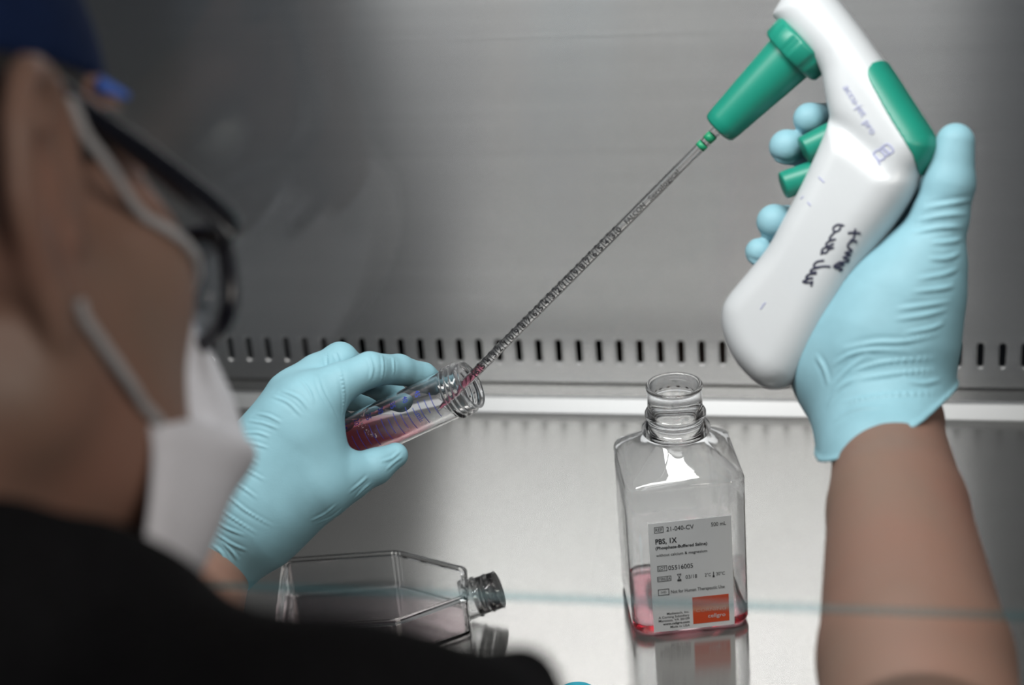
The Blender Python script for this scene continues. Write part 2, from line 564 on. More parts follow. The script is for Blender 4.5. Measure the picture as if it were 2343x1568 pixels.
def build_wall_back():
    V, Fc, Mi = [], [], []
    zlo, zhi = 0.0014, 0.058

    def addv(x, y, z):
        V.append((x, y, z)); return len(V) - 1
    for k in range(NS):
        cx = X0 + (k + 0.5) * PITCH; xa, xb = cx - PITCH / 2, cx + PITCH / 2
        n = 20
        L0 = slot_loop(cx, SLOT_Z, SLOT_W + 0.0034, SLOT_H + 0.0034, n)
        rect = []
        for (x, z) in L0:
            dx, dz = x - cx, z - SLOT_Z
            hx = PITCH / 2; hz = (zhi - SLOT_Z) if dz > 0 else (SLOT_Z - zlo)
            t = min(hx / max(abs(dx), 1e-9), hz / max(abs(dz), 1e-9))
            rect.append((cx + dx * t, SLOT_Z + dz * t))
        rings = [[addv(x, YW, z) for x, z in rect], [addv(x, YW, z) for x, z in L0],
                 [addv(x, YW + 0.0007, z) for x, z in slot_loop(cx, SLOT_Z, SLOT_W + 0.0022, SLOT_H + 0.0022, n)],
                 [addv(x, YW + 0.0007, z) for x, z in slot_loop(cx, SLOT_Z, SLOT_W, SLOT_H, n)],
                 [addv(x, YW + 0.0040, z) for x, z in slot_loop(cx, SLOT_Z, SLOT_W, SLOT_H, n)]]
        for a, b in zip(rings[:-1], rings[1:]):
            for i in range(n):
                j = (i + 1) % n
                Fc.append([a[i], b[i], b[j], a[j]])
        # rectangle corners left out by the radial projection
        for (sx, sz) in ((1, 1), (-1, 1), (-1, -1), (1, -1)):
            hz = zhi if sz > 0 else zlo; hx = cx + sx * PITCH / 2
            onx = [i for i, (x, z) in enumerate(rect) if abs(x - hx) < 1e-9 and (z - SLOT_Z) * sz >= -1e-9]
            onz = [i for i, (x, z) in enumerate(rect) if abs(z - hz) < 1e-9 and (x - cx) * sx >= -1e-9]
            if onx and onz:
                i = max(onx, key=lambda q: rect[q][1] * sz); j = max(onz, key=lambda q: rect[q][0] * sx)
                c = addv(hx, YW, hz)
                Fc.append([rings[0][i], c, rings[0][j]] if sx * sz < 0 else [rings[0][j], c, rings[0][i]])
    xa, xb = X0, X0 + NS * PITCH
    a = [addv(xa, YW, zhi), addv(xb, YW, zhi), addv(xb, YW, 0.93), addv(xa, YW, 0.93)]
    Fc.append(a)
    a = [addv(xa, YW, zlo), addv(xb, YW, zlo), addv(xb, YW + 0.004, zlo), addv(xa, YW + 0.004, zlo)]
    Fc.append(a[::-1])
    o = mesh_obj('wall_back', V, Fc, M['wall'], smooth=False)
    o['kind'] = 'structure'
    return xa, xb


XA, XB = build_wall_back()
v, f = box((XA, YW + 0.030, -0.02), (XB, YW + 0.036, 0.93))
o = mesh_obj('slot_shade_sheet', v, f, M['void'], smooth=False); o['kind'] = 'structure'     # near-black sheet: shade of the duct behind the slots, put into colour
v, f = box((XA - 0.01, 0.50, -0.03), (XA, YW + 0.036, 0.93))
o = mesh_obj('wall_left', v, f, M['dark_wall'], smooth=False); o['kind'] = 'structure'
v, f = box((XB, 0.50, -0.03), (XB + 0.01, YW + 0.036, 0.93))
o = mesh_obj('wall_right', v, f, M['dark_wall'], smooth=False); o['kind'] = 'structure'
v, f = box((XA - 0.01, 0.572, 0.93), (XB + 0.01, YW + 0.036, 0.94))
o = mesh_obj('ceiling', v, f, M['paint'], smooth=False); o['kind'] = 'structure'

ws = thing('work_surface', 'brushed stainless steel work surface below the slotted back wall', 'work surface', (-0.2, 0.9, 0))
v, f = box((XA, 0.50, -0.012), (XB, YW + 0.030, 0.0))
mesh_obj('steel_top', v, f, M['bench'], ws, smooth=False)
prof = [(1.2325, 0.0002), (1.2330, 0.0012), (1.2402, 0.0108), (1.2412, 0.0114), (1.2440, 0.0115), (1.2445, 0.0110), (1.2445, 0.0002)]
v = np.array([(x, y, z) for x in (XA, XB) for y, z in prof]); f = [[i, i + 1, i + 8, i + 7] for i in range(6)] + [[6, 0, 7, 13], list(range(7))[::-1], list(range(7, 14))]
mesh_obj('rail', v, f, M['rail'], ws, smooth=False, label='raised bright steel rail along the back', fix=True)

v, f = box((XA, 0.572, 0.650), (XB, 0.60, 0.93))
o = mesh_obj('front_shade_panel', v, f, M['paint'], smooth=False); o['kind'] = 'structure'     # unseen panel above the sash, added to keep the lamp off the face

# sash: a pane of glass in front of the work space, its lower edge greenish
YG = 0.565
e0, e1_ = on_plane(400, 1325, np.array([0, YG, 0]), np.array([0, 1.0, 0])), on_plane(2343, 1440, np.array([0, YG, 0]), np.array([0, 1.0, 0]))
ZG = 0.5 * (e0[2] + e1_[2])
sash = thing('glass_sash', 'clear glass front sash of the cabinet, greenish along its lower edge', 'glass sash', (-0.2, YG, ZG))
v, f = box((XA, YG, ZG + 0.0006), (XB, YG + 0.005, 0.80))
mesh_obj('pane', v, f, M['sash'], sash, smooth=False)
v, f = box((XA, YG, ZG - 0.0005), (XB, YG + 0.005, ZG + 0.0005))
mesh_obj('polished_edge', v, f, M['sash_edge'], sash, smooth=False, label='greenish polished glass edge')


# ------------------------------------------------------------------ lettering
def text_geo(s, bold=0.0, res=3):
    cu = bpy.data.curves.new('lettering', 'FONT'); cu.body = s; cu.size = 1.0; cu.resolution_u = res; cu.offset = bold
    ob = bpy.data.objects.new('lettering', cu); COL.objects.link(ob)
    dg = bpy.context.evaluated_depsgraph_get()
    me = ob.evaluated_get(dg).to_mesh()
    V = np.array([tuple(x.co) for x in me.vertices]); Fc = [list(p.vertices) for p in me.polygons]
    ob.evaluated_get(dg).to_mesh_clear()
    bpy.data.objects.remove(ob); bpy.data.curves.remove(cu)
    return V, Fc


def place_text(s, u0, u1, v, h, bold=0.0, res=3):
    """text spread over u0..u1 with its capitals h tall and centred on v (v runs up)."""
    V, Fc = text_geo(s, bold, res)
    x0, x1 = V[:, 0].min(), V[:, 0].max()
    sy = h / 0.70
    out = V.copy()
    out[:, 0] = u0 + (V[:, 0] - x0) / (x1 - x0) * (u1 - u0)
    out[:, 1] = v - h / 2 + V[:, 1] * sy
    return out, Fc


# ------------------------------------------------------------------ saline bottle
def build_bottle():
    ang = math.radians(14.6); u = np.array([math.cos(ang), math.sin(ang), 0]); w = np.array([-math.sin(ang), math.cos(ang), 0])
    c = np.array([-0.1233, 0.9716, 0.0]); H = 0.0378
    root = thing('media_bottle', 'clear square plastic bottle without cap, pink liquid at bottom, white and orange label', 'bottle', c)
    N = 128
    th = np.arange(N) * 2 * math.pi / N

    def sq(hw, rc):
        rc = min(rc, hw * 0.999)
        # radial distance of a rounded square
        R_ = []
        for t in th:
            d = np.array([math.cos(t), math.sin(t)]); lo, hi = 0, hw * 1.5
            for _ in range(40):
                m = (lo + hi) / 2; q = np.abs(d * m) - (hw - rc)
                s = math.hypot(max(q[0], 0), max(q[1], 0)) + min(max(q[0], q[1]), 0) - rc
                lo, hi = (m, hi) if s < 0 else (lo, m)
            R_.append(lo)
        return np.array(R_)

    def ring(R_, z):
        return np.array([c + u * (r * math.cos(t)) + w * (r * math.sin(t)) + np.array([0, 0, z]) for r, t in zip(R_, th)])
    body = sq(H, 0.011)
    rn = 0.0172
    prof = [(0.0, sq(H - 0.006, 0.010)), (0.0006, sq(H - 0.0035, 0.010)), (0.0022, sq(H - 0.0012, 0.011)), (0.005, body), (0.03, body), (0.06, body), (0.085, body),
            (0.1065, body), (0.1088, sq(H - 0.0008, 0.0115))]
    b0 = sq(H - 0.0016, 0.012)
    for i in range(1, 9):
        t = i / 8
        k = 1 - (1 - t) ** 1.15
        prof.append((0.1096 + 0.0178 * t, b0 * (1 - k) + np.ones(N) * (rn + 0.0006) * k))
    one = np.ones(N)
    prof += [(0.1285, one * rn), (0.1288, one * 0.0214), (0.1294, one * 0.0217), (0.1312, one * 0.0217), (0.1318, one * 0.0212), (0.1322, one * rn),
             (0.1385, one * rn), (0.1392, one * 0.0188), (0.1402, one * 0.0193), (0.1416, one * 0.0193), (0.1426, one * 0.0188), (0.1433, one * rn),
             (0.1585, one * rn), (0.1588, one * 0.0178), (0.1602, one * 0.0179), (0.1610, one * 0.0174), (0.1610, one * 0.0158), (0.1600, one * 0.0154)]
    wall = 0.0009
    inner = [(0.1580, one * (rn - 0.0015)), (0.1285, one * (rn - 0.0015))]
    for z, r in reversed(prof[4:17]):
        inner.append((z + (0.0004 if z < 0.107 else -wall * 0.6), r - wall))
    inner += [(0.0095, body - wall), (0.0086, body - wall - 0.0002), (0.0085, sq(H - 0.004, 0.008)), (0.0085, one * 0.012)]   # the plastic's inner face down to the liquid level
    base = [(0.0045, one * 0.010), (0.0035, one * 0.0185), (0.0010, one * 0.021), (0.0004, sq(H - 0.012, 0.012))]
    rings = [ring(r, z) for z, r in base + prof + inner]
    V = np.concatenate(rings); Fc = [list(range(N))[::-1]]
    for i in range(len(rings) - 1):
        for j in range(N):
            k = (j + 1) % N
            Fc.append([i * N + j, i * N + k, (i + 1) * N + k, (i + 1) * N + j])
    Fc.append([(len(rings) - 1) * N + j for j in range(N)])
    mesh_obj('bottle_body', V, Fc, M['pet'], root, fix=True)
    # liquid
    lz = 0.0084; ins = 0.0010
    lp = [(0.0062, one * 0.009), (0.0052, one * 0.0176), (0.0028, one * 0.0202), (0.0023, sq(H - 0.0122, 0.011)), (0.0026, sq(H - 0.0065, 0.009)), (0.0038, sq(H - 0.0032, 0.0095)),
          (0.0058, sq(H - ins - 0.0003, 0.010)), (0.0066, sq(H - ins, 0.0105)), (lz, sq(H - ins, 0.0105)), (lz, sq(H - 0.004, 0.008))]
    rings = [ring(r, z) for z, r in lp]
    V = np.concatenate(rings); Fc = []
    for i in range(len(rings) - 1):
        for j in range(N):
            k = (j + 1) % N
            Fc.append([i * N + j, i * N + k, (i + 1) * N + k, (i + 1) * N + j])
    Fc.append(list(range(N))[::-1]); Fc.append([(len(rings) - 1) * N + j for j in range(N)])
    mesh_obj('liquid', V, Fc, M['media'], root, label='pale pink liquid', fix=True)
    # label on the front face
    p0 = c - w * (H + 0.00025)

    def lab(px, py):
        q = on_plane(px, py, p0, w) - p0
        return float(q @ u), float(q[2])
    tl, tr, br_, bl = lab(1486, 1197), lab(1675.5, 1181), lab(1678, 1430), lab(1493, 1446)
    ul, ur = (tl[0] + bl[0]) / 2, (tr[0] + br_[0]) / 2; vt, vb = (tl[1] + tr[1]) / 2, (bl[1] + br_[1]) / 2
    LW, LH = ur - ul, vt - vb

    def pt(a, b, off):     # a: 0..1 from the left, b: 0..1 from the top
        return p0 - w * off + u * (ul + LW * a) + np.array([0, 0, vt - LH * b])
    V = [pt(0, 0, 0), pt(1, 0, 0), pt(1, 1, 0), pt(0, 1, 0), pt(0, 0, 0.0003), pt(1, 0, 0.0003), pt(1, 1, 0.0003), pt(0, 1, 0.0003)]
    label = mesh_obj('label', V, [[0, 1, 2, 3], [7, 6, 5, 4], [0, 4, 5, 1], [1, 5, 6, 2], [2, 6, 7, 3], [3, 7, 4, 0]], M['label'], root, smooth=False, label='white printed paper label')
    asp = LH / LW
    parts = []

    def T(s, a0, a1, b, h, bold=0.0, dst=None, off=0.00045):
        g, Fc = place_text(s, a0, a1, -b, h, bold)
        P = np.array([pt(x, -y, off) for x, y, _ in g])
        (parts if dst is None else dst).append((P, Fc))

    def rect(a0, a1, b0, b1, off=0.00045):
        return np.array([pt(a0, b1, off), pt(a1, b1, off), pt(a1, b0, off), pt(a0, b0, off)]), [[0, 1, 2, 3]]

    def frame_(a0, a1, b0, b1, t=0.004):
        ta = t * asp
        for r in ((a0, a1, b0, b0 + t), (a0, a1, b1 - t, b1), (a0, a0 + ta, b0, b1), (a1 - ta, a1, b0, b1)):
            parts.append(rect(*r))
    frame_(0.068, 0.180, 0.034, 0.088); T('REF', 0.083, 0.166, 0.061, 0.030)
    T('21-040-CV', 0.215, 0.545, 0.061, 0.040); T('500 mL', 0.755, 0.935, 0.060, 0.034)
    T('PBS, 1X', 0.075, 0.335, 0.165, 0.045, 0.022)
    T('(Phosphate-Buffered Saline)', 0.072, 0.700, 0.224, 0.026, 0.022)
    T('without calcium & magnesium', 0.076, 0.695, 0.290, 0.025, 0.004)
    frame_(0.082, 0.200, 0.386, 0.436); T('LOT', 0.098, 0.184, 0.411, 0.030)
    T('05516005', 0.215, 0.515, 0.412, 0.041, 0.004)
    frame_(0.075, 0.245, 0.485, 0.532); parts.append(rect(0.197, 0.203, 0.485, 0.532)); T('STERILE', 0.083, 0.192, 0.509, 0.024); T('A', 0.208, 0.236, 0.509, 0.026)
    # hourglass symbol
    for tri in (((0.318, 0.478), (0.366, 0.478), (0.342, 0.508)), ((0.318, 0.540), (0.366, 0.540), (0.342, 0.508))):
        P = np.array([pt(x, y, 0.00045) for x, y in tri])
        e = [tube(np.array([P[i], P[(i + 1) % 3]]), 0.00012, 6) for i in range(3)]
        parts.extend(e)
    parts.append(rect(0.318, 0.366, 0.528, 0.542))
    T('03/18', 0.420, 0.560, 0.512, 0.034); T('2°C', 0.655, 0.730, 0.512, 0.030); T('30°C', 0.795, 0.900, 0.512, 0.030)
    parts.append(rect(0.757, 0.767, 0.490, 0.540)); parts.append(rect(0.750, 0.774, 0.525, 0.540))
    frame_(0.075, 0.212, 0.602, 0.660, 0.005); T('IVD', 0.112, 0.176, 0.631, 0.020)
    T('Not for Human Therapeutic Use', 0.233, 0.892, 0.634, 0.030, 0.004)
    for s, a0, b, bo in (('Mediatech, Inc.', 0.170, 0.835, 0.0), ('A Corning Subsidiary', 0.065, 0.866, 0.0), ('Manassas, VA 20109', 0.065, 0.897, 0.0),
                         ('www.cellgro.com', 0.115, 0.929, 0.02), ('Made in USA', 0.205, 0.962, 0.0)):
        T(s, a0, 0.445, b, 0.021, 0.006 + bo)
    V, Fc = merge(parts)
    mesh_obj('lettering', V, Fc, M['ink'], label, smooth=False, label='black printed lettering')
    V, Fc = rect(0.490, 0.938, 0.708, 0.958, 0.00042)
    m, nt, b, out = nodes_of('orange_square_print')
    tc = add_node(nt, 'ShaderNodeTexCoord'); sp = add_node(nt, 'ShaderNodeSeparateXYZ'); nt.links.new(tc.outputs['Generated'], sp.inputs[0])
    cr = add_node(nt, 'ShaderNodeValToRGB'); cr.color_ramp.elements[0].position = 0.40; cr.color_ramp.elements[1].position = 0.56
    cr.color_ramp.elements[0].color = (0.80, 0.10, 0.03, 1); cr.color_ramp.elements[1].color = (0.86, 0.34, 0.20, 1)
    e = cr.color_ramp.elements.new(0.72); e.color = (0.80, 0.10, 0.03, 1)
    nt.links.new(sp.outputs['Z'], cr.inputs[0]); nt.links.new(cr.outputs[0], b.inputs['Base Color']); b.inputs['Roughness'].default_value = 0.55
    mesh_obj('orange_square', V, Fc, m, label, smooth=False, label='orange printed square')
    pp = []
    T('CORNING', 0.530, 0.900, 0.832, 0.030, 0.0, pp, 0.0006)
    V, Fc = merge(pp); mesh_obj('lettering', V, Fc, M['pale'], label, smooth=False, label='pale lettering on orange')
    pp = []
    T('cellgro', 0.675, 0.890, 0.893, 0.034, 0.008, pp, 0.0006)
    V, Fc = merge(pp); mesh_obj('lettering', V, Fc, M['white_ink'], label, smooth=False, label='white lettering on orange')
    # droplets inside the neck and shoulder
    dr = []
    rnd = random.Random(3)
    for _ in range(14):
        a = rnd.uniform(0, 2 * math.pi); z = rnd.uniform(0.133, 0.156); r = rnd.uniform(0.0004, 0.0010)
        cc = c + (u * math.cos(a) + w * math.sin(a)) * (rn - 0.0016) + np.array([0, 0, z])
        dr.append(lathe(cc - np.array([0, 0, r]), [0, 0, 1], [(r * (1 - math.cos(q)), r * max(math.sin(q), 0.02)) for q in np.linspace(0, math.pi, 7)], 10))
    V, Fc = merge(dr)
    mesh_obj('droplets', V, Fc, M['drop'], root, label='small clear droplets in the neck')


build_bottle()


# ------------------------------------------------------------------ culture flask
def build_flask():
    ZT = 0.031
    A, B, Cc, D, E = [on_z(x, y, ZT)[:2] for x, y in ((648, 1279), (908, 1261), (1066, 1300), (1071, 1364), (906, 1424))]
    ax = unit(B - A)                                   # long axis of the body
    G = E - ax * np.linalg.norm(B - A)                 # hidden near corner
    ring2 = [A, B, Cc, D, E, G]
    cen = sum(ring2) / 6
    root = thing('culture_flask', 'clear flat culture flask lying open, its neck tilted up toward the bottle', 'flask', (cen[0], cen[1], 0))

    def loop(inset, z):
        P = []
        n = 6
        for i in range(n):
            p, q, r = ring2[i - 1], ring2[i], ring2[(i + 1) % n]
            d1, d2 = unit(q - p), unit(r - q)
            n1 = np.array([d1[1], -d1[0]]); n2 = np.array([d2[1], -d2[0]])
            if np.dot(n1, cen - q) < 0:
                n1, n2 = -n1, -n2
            b = unit(n1 + n2); k = inset / max(np.dot(b, n1), 0.3)
            rc = 0.003
            for t in (-1, 0, 1):
                base = q + b * k
                P.append((*(base + (d2 * rc if t > 0 else (-d1 * rc if t < 0 else -(d1 - d2) * rc * 0.25))), z + 0.0006))
        return P
    prof = [(0.004, 0.0), (0.0012, 0.0004), (0.0004, 0.002), (0.0004, ZT - 0.0045), (-0.0006, ZT - 0.004), (-0.0006, ZT - 0.0008), (0.0, ZT), (0.0022, ZT + 0.0002), (0.0026, ZT - 0.0014), (0.006, ZT - 0.0014)]
    rings = [loop(i, z) for i, z in prof]; n = len(rings[0])
    V = np.array([p for r in rings for p in r]); Fc = []
    for i in range(len(rings) - 1):
        for j in range(n):
            k = (j + 1) % n; Fc.append([i * n + j, i * n + k, (i + 1) * n + k, (i + 1) * n + j])
    Fc.append(list(range(n))[::-1]); Fc.append([(len(rings) - 1) * n + j for j in range(n)])
    # inner shell for wall thickness
    pin = [(0.004, 0.0014), (0.0016, 0.003), (0.0016, ZT - 0.0042), (0.004, ZT - 0.0028)]
    off = len(V); rings = [loop(i, z) for i, z in pin]; V2 = np.array([p for r in rings for p in r])
    F2 = []
    for i in range(len(rings) - 1):
        for j in range(n):
            k = (j + 1) % n; F2.append([i * n + j, i * n + k, (i + 1) * n + k, (i + 1) * n + j])
    F2.append(list(range(n))[::-1]); F2.append([(len(rings) - 1) * n + j for j in range(n)])
    fo = mesh_obj('flask_body', V, Fc, M['ps'], root, smooth=False, fix=True)
    fi = mesh_obj('inner', V2, F2, M['ps'], root, smooth=False, fix=True)
    bm = bmesh.new(); bm.from_mesh(fi.data); bmesh.ops.reverse_faces(bm, faces=bm.faces)
    bm.from_mesh(fo.data); bm.to_mesh(fo.data); bm.free(); bpy.data.objects.remove(fi)
    # neck
    mid = (Cc + D) / 2; nd = unit(np.array([ax[0], ax[1], 0]) + np.array([0, 0, 0.30]))
    p0 = np.array([mid[0], mid[1], 0.0172]) - nd * 0.003
    rr = 0.0124
    V, Fc = lathe(p0, nd, [(0, rr + 0.001), (0.007, rr + 0.0006), (0.0085, rr + 0.0012), (0.0095, rr + 0.0012), (0.0105, rr), (0.0165, rr), (0.0170, rr + 0.0006), (0.0180, rr + 0.0006),
                           (0.0185, rr), (0.0235, rr), (0.0242, rr + 0.0003), (0.0245, rr - 0.0004), (0.0240, rr - 0.0012), (0, rr - 0.0012)], 48)
    mesh_obj('neck', V, Fc, M['pet'], root)
    # liquid layer
    lp = [(0.0055, 0.002), (0.0020, 0.0034), (0.0019, 0.0062), (0.006, 0.0062)]
    rings = [loop(i, z) for i, z in lp]; V = np.array([p for r in rings for p in r]); Fc = []
    for i in range(len(rings) - 1):
        for j in range(n):
            k = (j + 1) % n; Fc.append([i * n + j, i * n + k, (i + 1) * n + k, (i + 1) * n + j])
    Fc.append(list(range(n))[::-1]); Fc.append([(len(rings) - 1) * n + j for j in range(n)])
    m2 = clear('thin_pink_medium', (1, 1, 1), (0.9, 0.75, 0.8), 4, vol=((0.93, 0.25, 0.42), 14.0))
    mesh_obj('liquid', V, Fc, m2, root, smooth=False, label='thin layer of pink liquid', fix=True)


build_flask()

# the cyan screw cap near the lower edge
cc = on_z(1319, 1586, 0.016)
capo = thing('screw_cap', 'light blue screw cap lying on the work surface by the black sleeve', 'cap', (cc[0], cc[1], 0))
V, Fc = lathe(np.array([cc[0], cc[1], 0.0]), [0, 0, 1], [(0, 0.0118), (0.0004, 0.0125), (0.0145, 0.0123), (0.0157, 0.0117), (0.0160, 0.0108), (0.0156, 0.0100), (0.0156, 0.0001)], 72,
              mod=lambda t, s: 1 + (0.012 * np.cos(36 * t) if 0.0003 < s < 0.015 else 0) * np.ones_like(t), start_cap=True)
mesh_obj('cap_shell', V, Fc, M['capblue'], capo)

# ------------------------------------------------------------------ centrifuge tube
TA = cdir((0.845, 0.397, -0.358))
TM = cam2w(((1079 - IW / 2) / FPX * 0.985, -(880 - IH / 2) / FPX * 0.985, 0.985))
TR, TL = 0.0142, 0.113
TB = TM - TA * TL
t_face = unit(CAM - TM); t_face = unit(t_face - TA * (t_face @ TA))
t_up = np.cross(TA, t_face)
if t_up @ CU < 0:
    t_up = -t_up


def on_tube(s, phi, r):       # s from the mouth downward, phi from the camera side toward the image top
    return TM - TA * s + t_face * (r * math.cos(phi)) + t_up * (r * math.sin(phi))


def build_tube():
    root = thing('centrifuge_tube', 'tilted clear graduated tube of red-pink liquid held in the left glove', 'tube', TB)
    o = [(0.0, 0.002), (0.001, 0.0035), (0.0145, TR - 0.0004), (0.018, TR), (0.020, TR), (0.05, TR), (TL - 0.03, TR), (TL - 0.016, TR), (TL - 0.0145, TR), (TL - 0.0130, TR + 0.0002)]
    for s in (0.0118, 0.0086, 0.0054):
        o += [(TL - s - 0.0010, TR - 0.0003), (TL - s - 0.0004, TR + 0.0014), (TL - s + 0.0004, TR + 0.0014), (TL - s + 0.0010, TR - 0.0003)]
    o += [(TL - 0.0012, TR - 0.0003), (TL - 0.0004, TR), (TL, TR - 0.0005), (TL, TR - 0.0012), (TL - 0.001, TR - 0.0014), (TL - 0.004, TR - 0.0013), (TL - 0.03, TR - 0.0013), (0.05, TR - 0.0013), (0.022, TR - 0.0013), (0.018, TR - 0.0013), (0.0150, TR - 0.0018), (0.0025, 0.003), (0.0022, 0.0005)]
    V, Fc = lathe(TB, TA, o, 72, start_cap=True, end_cap=True)
    mesh_obj('tube_body', V, Fc, M['pp'], root, fix=True)
    # liquid: inside of the tube below a level plane
    lowest = on_tube(0.035, -math.pi / 2, TR - 0.0016)
    zl = lowest[2] + 0.0004
    r = TR - 0.0016
    n, m = 56, 70
    a, q1, q2 = frame_from(TA, np.array([0, 0, 1.0]))
    Fd = Field(np.minimum(TB, TM) - 0.02, np.maximum(TB, TM) + 0.02, 0.0008)
    Fd.add(cone(TB + TA * 0.0175, TM, r, r), 0)
    Fd.add(cone(TB + TA * 0.004, TB + TA * 0.0175, 0.003, r - 0.0006), 0.002)
    Fd.half(np.array([0, 0, zl]), np.array([0, 0, 1.0]))
    V, Q = Fd.mesh(1)
    mesh_obj('liquid', V, Q, M['media_red'], root, label='red-pink liquid')
    parts = []
    rr = TR + 0.00015

    def arc(s, ph0, ph1, wid=0.00042):
        ph = np.linspace(math.radians(ph0), math.radians(ph1), 14)
        V = np.array([on_tube(s + k * wid / 2, p, rr) for p in ph for k in (-1, 1)])
        parts.append((V, [[2 * i, 2 * i + 1, 2 * i + 3, 2 * i + 2] for i in range(13)]))
    P5 = 0.0084; S45 = 0.0285
    arc(S45 - P5, 24, -40)
    for k in range(9):
        arc(S45 + k * P5, 17, -42)
        if k:
            arc(S45 + (k - 0.5) * P5, 8, -30)
    arc(S45 - 0.5 * P5, 14, -20)
    for k, t in enumerate(('45', '40', '35', '30', '25', '20', '15', '10')):
        g, Fc = place_text(t, -0.0021, 0.0021, 0, 0.0033, 0.012)
        s = S45 + k * P5 - 0.001
        parts.append((np.array([on_tube(s - y, math.radians(35) - x / TR, rr) for x, y, _ in g]), Fc))
    g, Fc = place_text('-ml-', -0.0034, 0.0034, 0, 0.0030, 0.0)
    parts.append((np.array([on_tube(S45 + 0.28 * P5, math.radians(-16) - x / TR, rr) + TA * y for x, y, _ in g]), Fc))
    V, Fc = merge(parts)
    mesh_obj('graduations', V, Fc, M['ink_blue'], root, smooth=False, label='blue printed scale')

    rnd = random.Random(5); bub = []
    path = spline(np.array([[0.0640, 72.0], [0.0665, 45.0], [0.0677, 20.0], [0.0655, 2.0], [0.0625, -12.0]]), 6)
    for k in range(46):
        s_, ph = path[rnd.randrange(len(path))]
        r = rnd.uniform(0.00022, 0.00055)
        c_ = on_tube(s_ + rnd.gauss(0, 0.0007), math.radians(ph + rnd.gauss(0, 3)), TR - 0.0017)
        bub.append(lathe(c_ - np.array([0, 0, r]), [0, 0, 1], [(r * (1 - math.cos(q)), r * max(math.sin(q), 0.02)) for q in np.linspace(0, math.pi, 7)], 10))
    V, Fc = merge(bub)
    o_ = mesh_obj('foam', V, Fc, plain('foam_bubbles', (0.95, 0.88, 0.90), 0.22, metal=1.0), root, label='thread of small bubbles on the liquid'); o_['kind'] = 'stuff'


build_tube()

# ------------------------------------------------------------------ serological pipette
PT = at(1003, 938, 0.991)
PN = at(1650, 289, 0.922)
PA = unit(PN - PT)
PL = np.linalg.norm(PN - PT)
p_face = unit(CAM - PT); p_face = unit(p_face - PA * (p_face @ PA)); p_up = np.cross(PA, p_face)
if p_up @ CU < 0:
    p_up = -p_up


def build_pipette():
    root = thing('serological_pipette', 'long thin clear pipette with black scale and green bands, tip inside the tube', 'pipette', PT)
    R_ = 0.00275

    def on(s, x, r):          # s along from the tip, x around (metres of arc), positive to the image top
        return PT + PA * s + p_face * (r * math.cos(x / R_)) + p_up * (r * math.sin(x / R_))
    prof = [(0, 0.0008), (0.001, 0.0009), (0.020, R_ - 0.0002), (0.023, R_), (0.0245, R_), (0.06, R_), (PL * 0.6, R_), (PL + 0.010, R_), (PL + 0.0118, R_), (PL + 0.012, R_ - 0.0002)]
    inner = [(PL + 0.012, R_ - 0.0006), (PL + 0.0118, R_ - 0.0008), (PL + 0.010, R_ - 0.0008), (PL * 0.6, R_ - 0.0008), (0.06, R_ - 0.0008), (0.0245, R_ - 0.0008), (0.023, R_ - 0.0008), (0.020, R_ - 0.0009), (0.001, 0.0005), (0, 0.0005)]
    V, Fc = lathe(PT, PA, prof + inner, 32, close=True)
    mesh_obj('glass_tube', V, Fc, M['pipg'], root, fix=True)
    V, Fc = lathe(PT, PA, [(0.002, 0.0006), (0.020, R_ - 0.0010), (0.023, R_ - 0.0009), (0.037, R_ - 0.0009)], 24, start_cap=True, end_cap=True)
    m2 = clear('pipette_medium', (0.92, 0.55, 0.66), (0.85, 0.4, 0.5), 3)
    mesh_obj('liquid', V, Fc, m2, root, label='pink liquid drawn into the tip')
    parts = []; rr = R_ + 0.00012

    def arc(s, x0, x1, wid=0.00035):
        xs = np.linspace(x0, x1, 12)
        V = np.array([on(s + k * wid / 2, x, rr) for x in xs for k in (-1, 1)])
        parts.append((V, [[2 * i, 2 * i + 1, 2 * i + 3, 2 * i + 2] for i in range(11)]))

    def along(t, s0, s1, x, h, bold=0.0):
        g, Fc = place_text(t, s0, s1, x, h, bold)
        parts.append((np.array([on(a, b, rr) for a, b, _ in g]), Fc))
    st = 0.00478; s0 = 0.031
    nums = ['9', '8', '7', '6', '5', '4', '3', '2', '1', '1', '9', '8', '7', '6', '5', '4', '3', '2', '1', '0']
    for i in range(25):
        s = s0 + i * st
        arc(s, -0.0034, 0.0084, 0.0005)
        for q in range(1, 5):
            arc(s + q * st / 5, -0.0046, -0.0024, 0.00028)
        if i < 26:
            t = nums[(i + 3) % 10 + 10] if i < 24 else '0'
            along(t, s + (0.0012 if t != '1' else 0.0020), s + (0.0036 if t != '1' else 0.0028), -0.0002, 0.0030, 0.035)
            along(str((i * 3 + 2) % 8 + 2), s - 0.0006, s + 0.0016, 0.0031, 0.0021, 0.05)
    e = s0 + 25 * st + 0.003
    along('FALCON', e, e + 0.0145, -0.0003, 0.0027, 0.02)
    along('Serological', e + 0.018, e + 0.040, -0.0003, 0.0026, 0.004)
    along('2 mL in 1/100', e + 0.010, e + 0.040, 0.0030, 0.0018, 0.004)
    along('USA STERILE', e, e + 0.034, -0.0036, 0.0013, 0.004)
    V, Fc = merge(parts)
    mesh_obj('printed_scale', V, Fc, M['ink'], root, smooth=False, label='black printed scale and lettering')
    for a, b in ((PL - 0.0105, PL - 0.0060), (PL - 0.0160, PL - 0.0128)):
        V, Fc = lathe(PT, PA, [(a, R_), (a, rr + 0.0001), (b, rr + 0.0001), (b, R_)], 32)
        mesh_obj('colour_band', V, Fc, M['band'], root, label='green colour band')


build_pipette()


# ------------------------------------------------------------------ pipette controller (white handle, green nozzle)
def gun_depth(px, py):
    return 0.922 - 1.15e-4 * (px - 1660) - 1.0e-5 * (py - 295)


